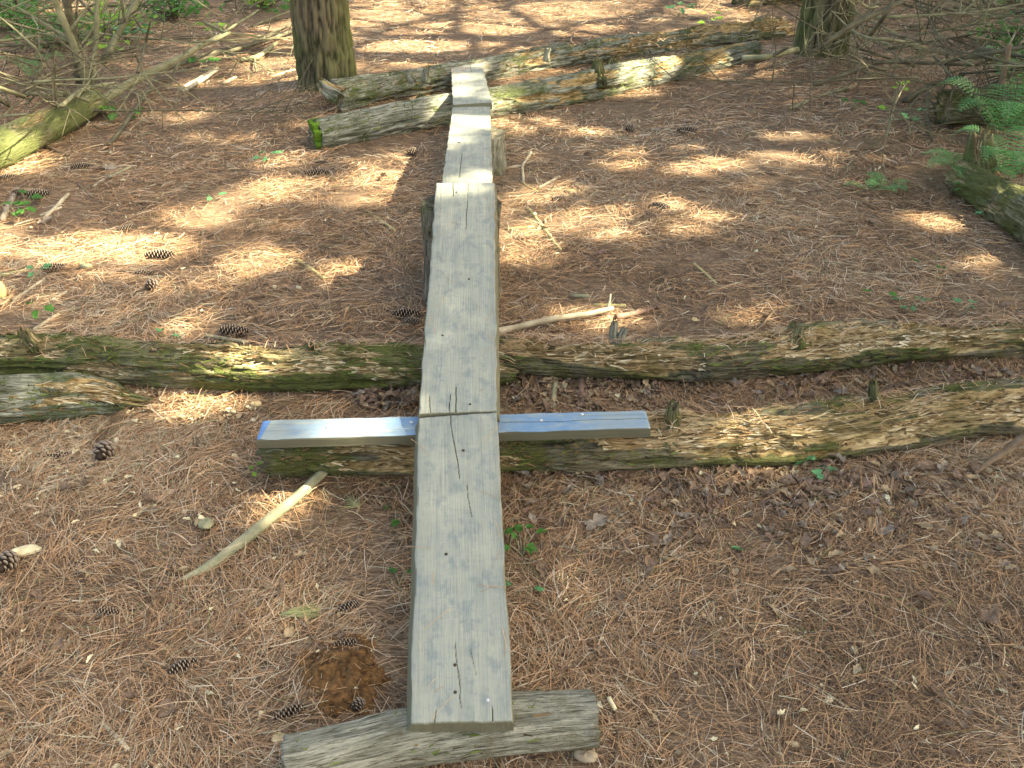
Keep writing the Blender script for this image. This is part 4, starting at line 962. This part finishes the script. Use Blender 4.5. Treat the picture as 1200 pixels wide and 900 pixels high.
slab(1140, 656, .030, .010, .008, 'chip', 'narrow cream chip on the right slope', 'wood_chip', 'wood chip', 2.2, seed=9)
slab(1122, 582, .020, .006, .006, 'chip', 'tiny cream chip just below the right log', 'wood_chip', 'wood chip', 2.2, seed=10)
slab(291, 750, .014, .010, .008, 'chip', 'small cream crumb with dark hollow on the lower left', 'wood_chip', 'wood chip', .4, seed=11)
slab(24, 752, .016, .011, .008, 'chip', 'small pale crumb close to the left edge', 'wood_chip', 'wood chip', .4, seed=12)
slab(44, 674, .024, .008, .006, 'chip', 'narrow pale chip below the whitish split one', 'wood_chip', 'wood chip', .5, seed=13)
slab(300, 476, .035, .024, .014, 'fungus', 'tan wood chip above the left end of the blue board', 'wood_chip', 'wood chip', .1, seed=14)
slab(138, 899, .02, .012, .006, 'chip', 'pale chip at the bottom edge, left of another', 'wood_chip', 'wood chip', .1, seed=15)
slab(186, 899, .02, .012, .006, 'chip', 'pale chip at the bottom edge near the support log', 'wood_chip', 'wood chip', .6, seed=16)
slab(20, 552, .030, .022, .012, 'leaf_grey', 'grey flake of bark at the left below the broken log', 'bark_piece', 'bark', 1.2, seed=17, tilt=.3)
slab(60, 560, .036, .011, .006, 'chip', 'pale splinter left of the fat pine cone', 'wood_chip', 'wood chip', .3, seed=18)
slab(86, 559, .034, .010, .006, 'chip', 'pale splinter directly below the fat pine cone', 'wood_chip', 'wood chip', .6, seed=19)
slab(185, 518, .034, .016, .006, 'leaf_grey', 'lilac grey flake below the sunlit chips', 'bark_piece', 'bark', .4, seed=20)
slab(322, 338, .024, .015, .012, 'chip', 'small cream chip on the left open slope', 'wood_chip', 'wood chip', 2, seed=21)
slab(350, 339, .028, .016, .012, 'chip', 'small cream chip right of another on the left slope', 'wood_chip', 'wood chip', 2.3, seed=22)
slab(102, 315, .05, .03, .02, 'chip_dull', 'grey green lump below the left sunlit patch', 'bark_piece', 'bark', 0, seed=23)
slab(154, 268, .06, .02, .014, 'chip_dull', 'green grey bark strip on the upper left slope', 'bark_piece', 'bark', -.6, seed=24)
slab(435, 411, .03, .01, .008, 'leaf_tan', 'tan flake lying on the mossy log', 'wood_chip', 'wood chip', 0, seed=25, h=.10)
slab(902, 865, .02, .012, .006, 'leaf_tan', 'tan crumb on the bottom right slope', 'wood_chip', 'wood chip', 0, seed=26)
# nameless small stump at left edge, yellow
slab(0, 350, .05, .05, .06, 'stick_straw', 'mossy yellow knob of wood at the left edge', 'bark_piece', 'bark', 0, seed=27)
# two bark slabs lying along the mossy log (front)
slab(290, 455, .20, .025, .02, 'leaf_tan', 'long tan slab of wood fallen before the mossy log', 'bark_piece', 'bark', -.03, seed=28, h=.005)
slab(250, 452, .08, .02, .014, 'chip_dull', 'dull bark strip beside the long tan slab', 'bark_piece', 'bark', -.1, seed=29, h=.01)

# rotted orange mound by the support log
def mound():
    p = np.array([-.373, 1.587, 0]); n = 70; u = np.linspace(-1, 1, n); A, B = np.meshgrid(u, u, indexing='ij'); d = np.hypot(A, B)*(1.1+.9*fbm(A*2, B*2, 4, 4))
    h = .007 + .010*np.clip(1-d**2*(1+.5*fbm(A*3, B*3, 2, 3)), 0, 1)**.7*(1+.35*fbm(A*6, B*6, 7, 4)) + .012*fbm(A*14, B*14, 3, 4)*(d < 1) - .03*(d > .9)
    Xw, Yw = p[0]+A*.11, p[1]+B*.10
    V = np.stack([Xw, Yw, gz(Xw, Yw)+h-.004], -1).reshape(-1, 3); i = np.arange(n*n).reshape(n, n)
    Q = np.stack([i[:-1, :-1], i[1:, :-1], i[1:, 1:], i[:-1, 1:]], -1).reshape(-1, 4)
    return localize(mesh_obj('rotted_wood_mound', V, Q, M['mound']))
litter('wood_crumbs', 130, [(352, 755, 455, 850), (365, 770, 440, 840)], (.006, .020), 'mound', 'orange rotted crumbs around the heap by the support log')
tag(mound(), 'orange crumbly heap of rotted wood behind the support log', 'rotted wood')
# faded green needle tufts
def tuft(u, v, L, n, ang, mat, label, spread=.25, name='needle_tuft'):
    p = at(u, v, .006); parts = []
    for k in range(n):
        a = ang + RNG.normal(0, spread*.5); l = L*RNG.uniform(.7, 1); q0 = p + RNG.normal(0, .002, 3); q0[2] = p[2]+abs(RNG.normal(0, .004))
        e = q0 + np.array([math.cos(a)*l, math.sin(a)*l, 0]); e[2] = float(gz(e[0], e[1]))+.004+abs(RNG.normal(0, .006)); m = (q0+e)/2+[0, 0, .008]
        parts.append(tube([q0, m, e], [.0009, .0009, .0004], 4, .02))
    V, Q = join(parts); o = mesh_obj(name, V, Q, M[mat]); localize(o); return tag(o, label, 'needle tuft')
tuft(330, 722, .095, 70, .10, 'tuft', 'faded green tuft of pine needles on the lower left slope')
tuft(157, 470, .26, 60, -1.75, 'stick_brown', 'hanging bunch of long brown needles below the broken log', .22)
tuft(420, 596, .06, 20, 2.4, 'tuft', 'pale green needle bunch under the blue board', .8)

# ------------------------------------------------------------------ green plants
def plant(u, v, leaves, mat, label, name='seedling', cat='plant', stem=True, h=.05, sz=.025):
    p = at(u, v); t = empty(name, tuple(p)); tag(t, label, cat)
    parts = []; lp = []
    for k in range(leaves):
        a = k*2.4+RNG.uniform(-.4, .4); hh = h*RNG.uniform(.5, 1.1); rr = sz*RNG.uniform(.5, 1.3)
        e = np.array([math.cos(a)*rr, math.sin(a)*rr, hh]); parts.append(tube([(0, 0, -.01), (e[0]*.3, e[1]*.3, hh*.7), e], [.0016, .0013, .0008], 5, .02))
        V, Q = leaf_geo(sz*RNG.uniform(.9, 1.3), sz*.75, .2); V[:, 0] += sz*.5; V = rot(V, a, RNG.uniform(-.1, .4), RNG.normal(0, .2)) + e; lp.append((V, Q))
    V, Q = join(parts); mesh_obj('stem', V, Q, M['stick_green'], t)
    V, Q = join(lp); mesh_obj('leaves', V, Q, M[mat], t)
    return t
plant(612, 652, 7, 'leaf_green', 'green seedling close right of the lowest board', h=.07, sz=.028)
plant(614, 700, 2, 'leaf_teal', 'two leaved seedling below the taller one by the lowest board', h=.03, sz=.026)
plant(598, 640, 3, 'leaf_green', 'tiny seedling half hidden by the lowest board edge', h=.05, sz=.02)
plant(470, 604, 3, 'leaf_green', 'low green leaves at the left edge of the lowest board', h=.02, sz=.032)
plant(468, 684, 2, 'leaf_green', 'dark green leaf at the lower left side of the lowest board', h=.03, sz=.022)
plant(377, 445, 4, 'leaf_teal', 'four leaved seedling on the mossy log front', h=.05, sz=.022)
plant(300, 560, 4, 'leaf_lime', 'dull lime seedling under the left end of the blue board', h=.03, sz=.02)
plant(15, 425, 5, 'leaf_lime', 'yellow green leaves at the left edge on the mossy log', h=.10, sz=.035)
plant(47, 380, 3, 'leaf_green', 'dark leaves behind the mossy log stub at the left', h=.09, sz=.035)
plant(197, 397, 2, 'leaf_teal', 'single green leaf on top of the mossy log', h=.03, sz=.03)
plant(1065, 368, 5, 'leaf_teal', 'bright green seedling above the right logs', h=.05, sz=.035)
plant(1130, 370, 4, 'leaf_teal', 'pale green seedling right of the bright one above the logs', h=.05, sz=.03)
plant(1030, 352, 2, 'leaf_green', 'small dark leaf left of the bright green seedling', h=.03, sz=.03)
plant(1083, 320, 2, 'leaf_green', 'green leaf alone on the right slope', h=.04, sz=.035)
plant(44, 325, 4, 'leaf_teal', 'green leaves beside a cone at the left edge', h=.04, sz=.032)
plant(20, 255, 6, 'leaf_green', 'low green plant at the left edge', h=.05, sz=.045)
plant(250, 236, 3, 'leaf_teal', 'small plant on the left shaded slope', h=.03, sz=.03)
plant(313, 188, 5, 'leaf_teal', 'small plant below the left tree', h=.03, sz=.04)
plant(945, 553, 3, 'leaf_teal', 'low green leaves under the right log edge', h=.02, sz=.035)
plant(1000, 127, 3, 'leaf_green', 'green sprig below the right tree', h=.05, sz=.04)
plant(160, 55, 12, 'leaf_teal', 'leafy green plant behind the long lying branch', h=.14, sz=.07)
plant(105, 140, 7, 'leaf_lime', 'lime leafed plant beside the pale fallen log end', h=.06, sz=.06)
plant(145, 140, 6, 'leaf_green', 'green plant right of the pale fallen log end', h=.05, sz=.06)
plant(240, 80, 8, 'leaf_green', 'green plant near the tip of the lying branch', h=.06, sz=.06)
plant(130, 70, 8, 'leaf_lime', 'yellow green plant among the left brush', h=.14, sz=.06)
plant(250, 45, 9, 'leaf_lime', 'sunlit yellow green plant at the upper left', h=.10, sz=.06)
plant(325, 25, 12, 'leaf_green', 'green plant behind the left tree', h=.14, sz=.06)
plant(335, 14, 9, 'leaf_lime', 'lime plant touching the left tree trunk at the top', h=.2, sz=.05)
plant(30, 240, 4, 'leaf_green', 'green leaves left of the cones at the left edge', h=.04, sz=.05)
plant(795, 20, 6, 'leaf_teal', 'pale green plant on the far slope', h=.08, sz=.07)
plant(832, 40, 5, 'leaf_lime', 'lime sprig behind the far logs', h=.14, sz=.05)
plant(438, 10, 3, 'leaf_lime', 'lime leaf on the far sunlit slope right of the left tree', h=.14, sz=.06)
plant(1040, 160, 7, 'leaf_lime', 'bright lime sprig right of the right tree', h=.25, sz=.035)
plant(1065, 160, 5, 'leaf_teal', 'pale sprig beside the bright lime one', h=.12, sz=.04)
plant(1128, 240, 5, 'leaf_green', 'small green plant below the fern at the right', h=.08, sz=.03)
plant(1155, 258, 5, 'leaf_teal', 'pale green plant beside the low mossy log', h=.04, sz=.03)
def fern(u, v, fr, L, label, base_ang=0, sp=6.28, h=.5, hoff=0.0):
    p = at(u, v, hoff); t = empty('fern', tuple(p)); tag(t, label, 'fern')
    for k in range(fr):
        a = base_ang + sp*(k/fr) + RNG.uniform(-.2, .2); l = L*RNG.uniform(.75, 1.1); n = 24
        s = np.linspace(0, 1, n); x = l*s*(1-.15*s); z = h*l*np.sin(s*2.3)*.9
        c = np.stack([np.cos(a)*x, np.sin(a)*x, z], -1); d = np.gradient(c, axis=0); d /= np.linalg.norm(d, axis=1)[:, None]
        side = np.array([-math.sin(a), math.cos(a), 0]); Vs, Qs, o = [], [], 0
        for i in range(3, n):
            w_ = l*.25*math.sin(math.pi*min(1, (i/n)*.93+.10))**.9; 
            for sg in (-1, 1):
                for j in range(5):                       # leaflets of the pinna
                    f0 = j/5; q = c[i] + side*sg*w_*f0 + d[i]*w_*.25*f0 + np.array([0, 0, -.12*w_*f0*f0]); lw = l/24*.46*(1-.55*f0); ll = w_*.22
                    V = np.array([q-d[i]*lw*.9, q+side*sg*ll*.5-d[i]*lw, q+side*sg*ll*1.15, q+side*sg*ll*.5+d[i]*lw]) + RNG.normal(0, .0008, (4, 3))
                    Vs.append(V); Qs.append(np.arange(4)+o); o += 4
        V = np.concatenate(Vs); Q = np.array(Qs); mesh_obj('frond', V, Q, M['fern'], t, False)
        V, Q = tube(c, np.linspace(.0022, .0008, n), 5, .03); 
        fr_o = mesh_obj('frond_stem', V, Q, M['stick_green'], t)
    return t
fern(1172, 165, 9, .40, 'tall fern at the right edge above the broken stump', h=.7)
fern(1180, 215, 7, .32, 'fern drooping over the low mossy log at the right edge', h=.75)
fern(1135, 215, 6, .27, 'fern with fronds hanging left in front of the mossy stump', h=.5, base_ang=2.0, sp=4.0)
fern(1040, 222, 4, .16, 'small low fern on the open slope at the right', h=.35, base_ang=.3)
fern(1020, 224, 3, .14, 'tiny fern just left of the small low one', h=.3, base_ang=1.3)
fern(1195, 125, 8, .38, 'fern cut by the right edge in front of the brush', h=.8)
fern(40, 95, 5, .26, 'fern among the brush at the upper left', h=.7)

# ------------------------------------------------------------------ brush piles: dead branches
def branch_geo(p0, d, L, r, rng, twigs=6, bend=.15, depth=1, parts=None):
    parts = [] if parts is None else parts
    d = np.array(d, float); d /= np.linalg.norm(d); n = 5
    pts = [np.array(p0, float)]; dd = d.copy()
    for k in range(n):
        dd = dd + rng.normal(0, bend, 3)*.5; dd /= np.linalg.norm(dd); q = pts[-1] + dd*L/n
        q[2] = max(q[2], float(gz(q[0], q[1]))+r); pts.append(q)
    parts.append(tube(pts, np.linspace(r, r*.25, n+1), 6 if r > .006 else 4, max(.04, L/14), 0))
    if depth > 0:
        for k in range(twigs):
            f = rng.uniform(.15, .95)*n; i = int(f); q = pts[i]*(1-(f-i)) + pts[min(i+1, n)]*(f-i)
            td = dd*.6 + rng.normal(0, .55, 3); branch_geo(q, td, L*rng.uniform(.2, .45), r*.4+.001, rng, 3, .2, depth-1, parts)
    return parts
def dead_branch(p0, d, L, r, mat, label, group=None, seed=0, twigs=7, depth=2, bend=.15):
    rng = np.random.default_rng(seed); V, Q = join(branch_geo(p0, d, L, r, rng, twigs, bend, depth))
    o = mesh_obj('dead_branch', V, Q, M[mat]); o2 = localize(o); return tag(o2, label, 'branch', group)
# named branches at the upper left
P = at(100, 108); 
dead_branch(P+[.02, 0, .05], (-.10, .05, 1), 1.0, .030, 'branch_pale', 'thick upright limb rising from the pale fallen log end', seed=301, twigs=8, depth=1)
dead_branch(P+[-.02, .02, .05], (.0, .12, 1), .9, .034, 'branch', 'dark upright limb beside the pale one at the log end', seed=302, twigs=5, depth=1)
dead_branch(P+[.05, .0, .05], (.25, .3, 1), 1.1, .020, 'branch_pale', 'slanting pale limb leaning right from the log end', seed=303, twigs=6, depth=1)
dead_branch(P+[.1, .1, .15], (.55, .45, .75), 1.3, .022, 'branch_pale', 'pale limb leaning far right over the brush', seed=304, twigs=3, depth=1)
o = stick([(112, 122, .06), (160, 92, .10), (205, 72, .16), (245, 48, .18), (270, 38, .2)], [.026, .024, .020, .015, .010], 'branch_pale', 'long lying branch running up right from the pale fallen log', name='dead_branch', cat='branch', forks=[[(245, 48, .18), (275, 30, .2), (302, 12, .22)], [(240, 26, .25), (265, 38, .2), (306, 43, .15)]], nu=14)
stick([(70, 125, .22), (95, 105, .16), (135, 97, .1)], [.010, .012, .008], 'branch_pale', 'thin bleached branch lying over the fallen log', name='dead_branch', cat='branch')
stick([(130, 170, .02), (190, 80, .05), (280, 58, .05), (345, 36, .03)], [.010, .010, .012, .012], 'branch', 'long thin branch on the ground behind the lying one', name='dead_branch', cat='branch')
stick([(200, 75, .03), (250, 62, .02), (290, 52, .04), (345, 28, .03)], [.02, .016, .012, .006], 'branch', 'brown branch pointing at the left tree', name='dead_branch', cat='branch')
stick([(280, 70, .02), (300, 68, .03), (325, 50, .02)], [.014, .018, .012], 'branch_pale', 'bleached chunk of branch in sunlight left of the tree', name='dead_branch', cat='branch', forks=[[(298, 66, .03), (300, 84, .02)]])
stick([(215, 107, .02), (232, 97, .03), (255, 82, .03)], [.010, .011, .008], 'stick_pale', 'sunlit pale branch end on the upper left ground', name='dead_branch', cat='branch')
stick([(162, 85, .25), (170, 50, .35), (176, 25, .5)], [.010, .008, .004], 'branch', 'thin dark upright twig in the left brush', name='dead_branch', cat='branch')
stick([(885, 72, .02), (905, 66, .1), (925, 55, .15)], [.012, .012, .008], 'branch', 'crooked branch beside the right tree foot', name='dead_branch', cat='branch')
stick([(955, 60, .25), (1000, 28, .38), (1060, 0, .5)], [.012, .016, .014], 'branch', 'branch leaning up right in front of the right tree', name='dead_branch', cat='branch', nu=12)
stick([(1020, 40, .35), (1040, 15, .5), (1052, -12, .6)], [.012, .012, .010], 'branch', 'upright twig right of the right tree', name='dead_branch', cat='branch')
stick([(1090, 100, .12), (1085, 130, .05), (1092, 165, .02)], [.012, .010, .006], 'branch', 'stick standing beside the dark mossy log', name='dead_branch', cat='branch')
stick([(1060, 118, .02), (1090, 100, .08), (1130, 88, .14)], [.018, .016, .010], 'branch', 'branch lying before the dark mossy log', name='dead_branch', cat='branch')
_p = at(1163, 150); _v, _q = tube([_p, _p+[0, .01, .2], _p+[-.01, .01, .42]], [.017, .016, .012], 12, .02, .003)
tag(localize(mesh_obj('dead_branch', _v, _q, M['stick_brown'])), 'reddish upright stick behind the fern', 'branch')
stick([(955, 100, .15), (1030, 72, .2), (1150, 76, .2)], [.010, .012, .008], 'branch', 'long horizontal branch across the right brush', name='dead_branch', cat='branch')
GL = 'dead branches of the left brush'; GR = 'dead branches of the right brush'
rng = np.random.default_rng(5)
for k in range(40):
    u, v = rng.uniform(-30, 120), rng.uniform(5, 140); p = at(u, v, rng.uniform(.02, .35)); a = rng.uniform(0, 6.28)
    dead_branch(p, (math.cos(a), math.sin(a)*.8, rng.uniform(-.1, .55)), rng.uniform(.5, 1.3), rng.uniform(.004, .012), 'branch' if k % 2 else 'branch_pale', ('thin dark dead branch' if k % 2 else 'thin pale dead branch')+' tangled in the left brush pile', GL, 320+k)
for k in range(18):
    u, v = rng.uniform(20, 330), rng.uniform(2, 60); p = at(u, v, rng.uniform(.02, .2)); a = rng.uniform(0, 6.28)
    dead_branch(p, (math.cos(a), math.sin(a), rng.uniform(-.05, .3)), rng.uniform(.5, 1.2), rng.uniform(.004, .010), 'branch' if k % 3 else 'branch_pale', ('thin pale' if k % 3 == 0 else 'thin dark')+' dead branch lying behind the left brush pile', 'dead branches behind the left brush', 360+k, depth=1)
for k in range(74):
    u, v = rng.uniform(1000, 1260), rng.uniform(-5, 100); p = at(u, v, rng.uniform(.02, .35)); a = rng.uniform(0, 6.28)
    dead_branch(p, (math.cos(a), math.sin(a)*.8, rng.uniform(-.1, .35)), rng.uniform(.4, 1.3), rng.uniform(.004, .013), 'branch_pale' if k % 3 == 0 else 'branch', ('thin pale' if k % 3 == 0 else 'thin dark')+' dead branch tangled in the right brush pile', GR, 400+k)
for k in range(10):
    u, v = rng.uniform(960, 1150), rng.uniform(85, 150); p = at(u, v, .02); a = rng.uniform(0, 6.28)
    dead_branch(p, (math.cos(a), math.sin(a), rng.uniform(0, .15)), rng.uniform(.25, .6), rng.uniform(.003, .007), 'branch_pale' if k % 2 else 'stick_brown', ('small pale' if k % 2 else 'small reddish brown')+' fallen branch below the right brush pile', 'small branches below the right brush', 470+k, depth=1)
# leafy bushes at the back edge of the picture
def bush(u, v, r, n, mat, label, seed):
    rng = np.random.default_rng(seed); p = at(u, v); t = empty('bush', tuple(p)); tag(t, label, 'bush')
    C = rng.normal(0, .45, (n, 3))*[r, r, r*.6]; C[:, 2] = np.abs(C[:, 2])+.05
    V, Q = spray_mesh(C, .06, rng); V = V; mesh_obj('leaves', V, Q, M[mat], t, False)
    parts = []
    for k in range(14):
        c = C[rng.integers(n)]; parts.append(tube([(0, 0, -.03), c*[.4, .4, .6], c], [.010, .007, .003], 5, .08))
    V, Q = join(parts); mesh_obj('stems', V, Q, M['branch'], t)
bush(20, 8, .8, 900, 'leaf_green', 'leafy green bush at the top left corner', 501)
bush(120, -25, .8, 800, 'leaf_green', 'leafy bush behind the left brush at the top edge', 502)
bush(250, -30, .7, 700, 'leaf_green', 'dark leafy bush at the top edge left of the left tree', 503)
bush(1120, -30, .8, 700, 'leaf_lime', 'light green bush behind the right brush', 504)
bush(1210, 10, .7, 500, 'leaf_green', 'green bush at the top right corner', 505)

bush(70, 55, .30, 420, 'leaf_green', 'small leafy bush among the left brush branches', 511)
bush(205, 22, .32, 420, 'leaf_green', 'small leafy bush at the top between the left brush and tree', 512)
bush(310, 8, .28, 300, 'leaf_lime', 'small light green bush behind the left tree', 513)
bush(1180, 60, .28, 300, 'leaf_green', 'small green bush at the right edge among the brush', 514)
bush(1010, -4, .3, 260, 'leaf_lime', 'small light green bush at the top right of the right tree', 515)

bush(20, 35, .30, 380, 'leaf_green', 'small green bush at the left edge among the brush', 516)
bush(135, 40, .28, 320, 'leaf_lime', 'small light green bush behind the upright limbs', 517)
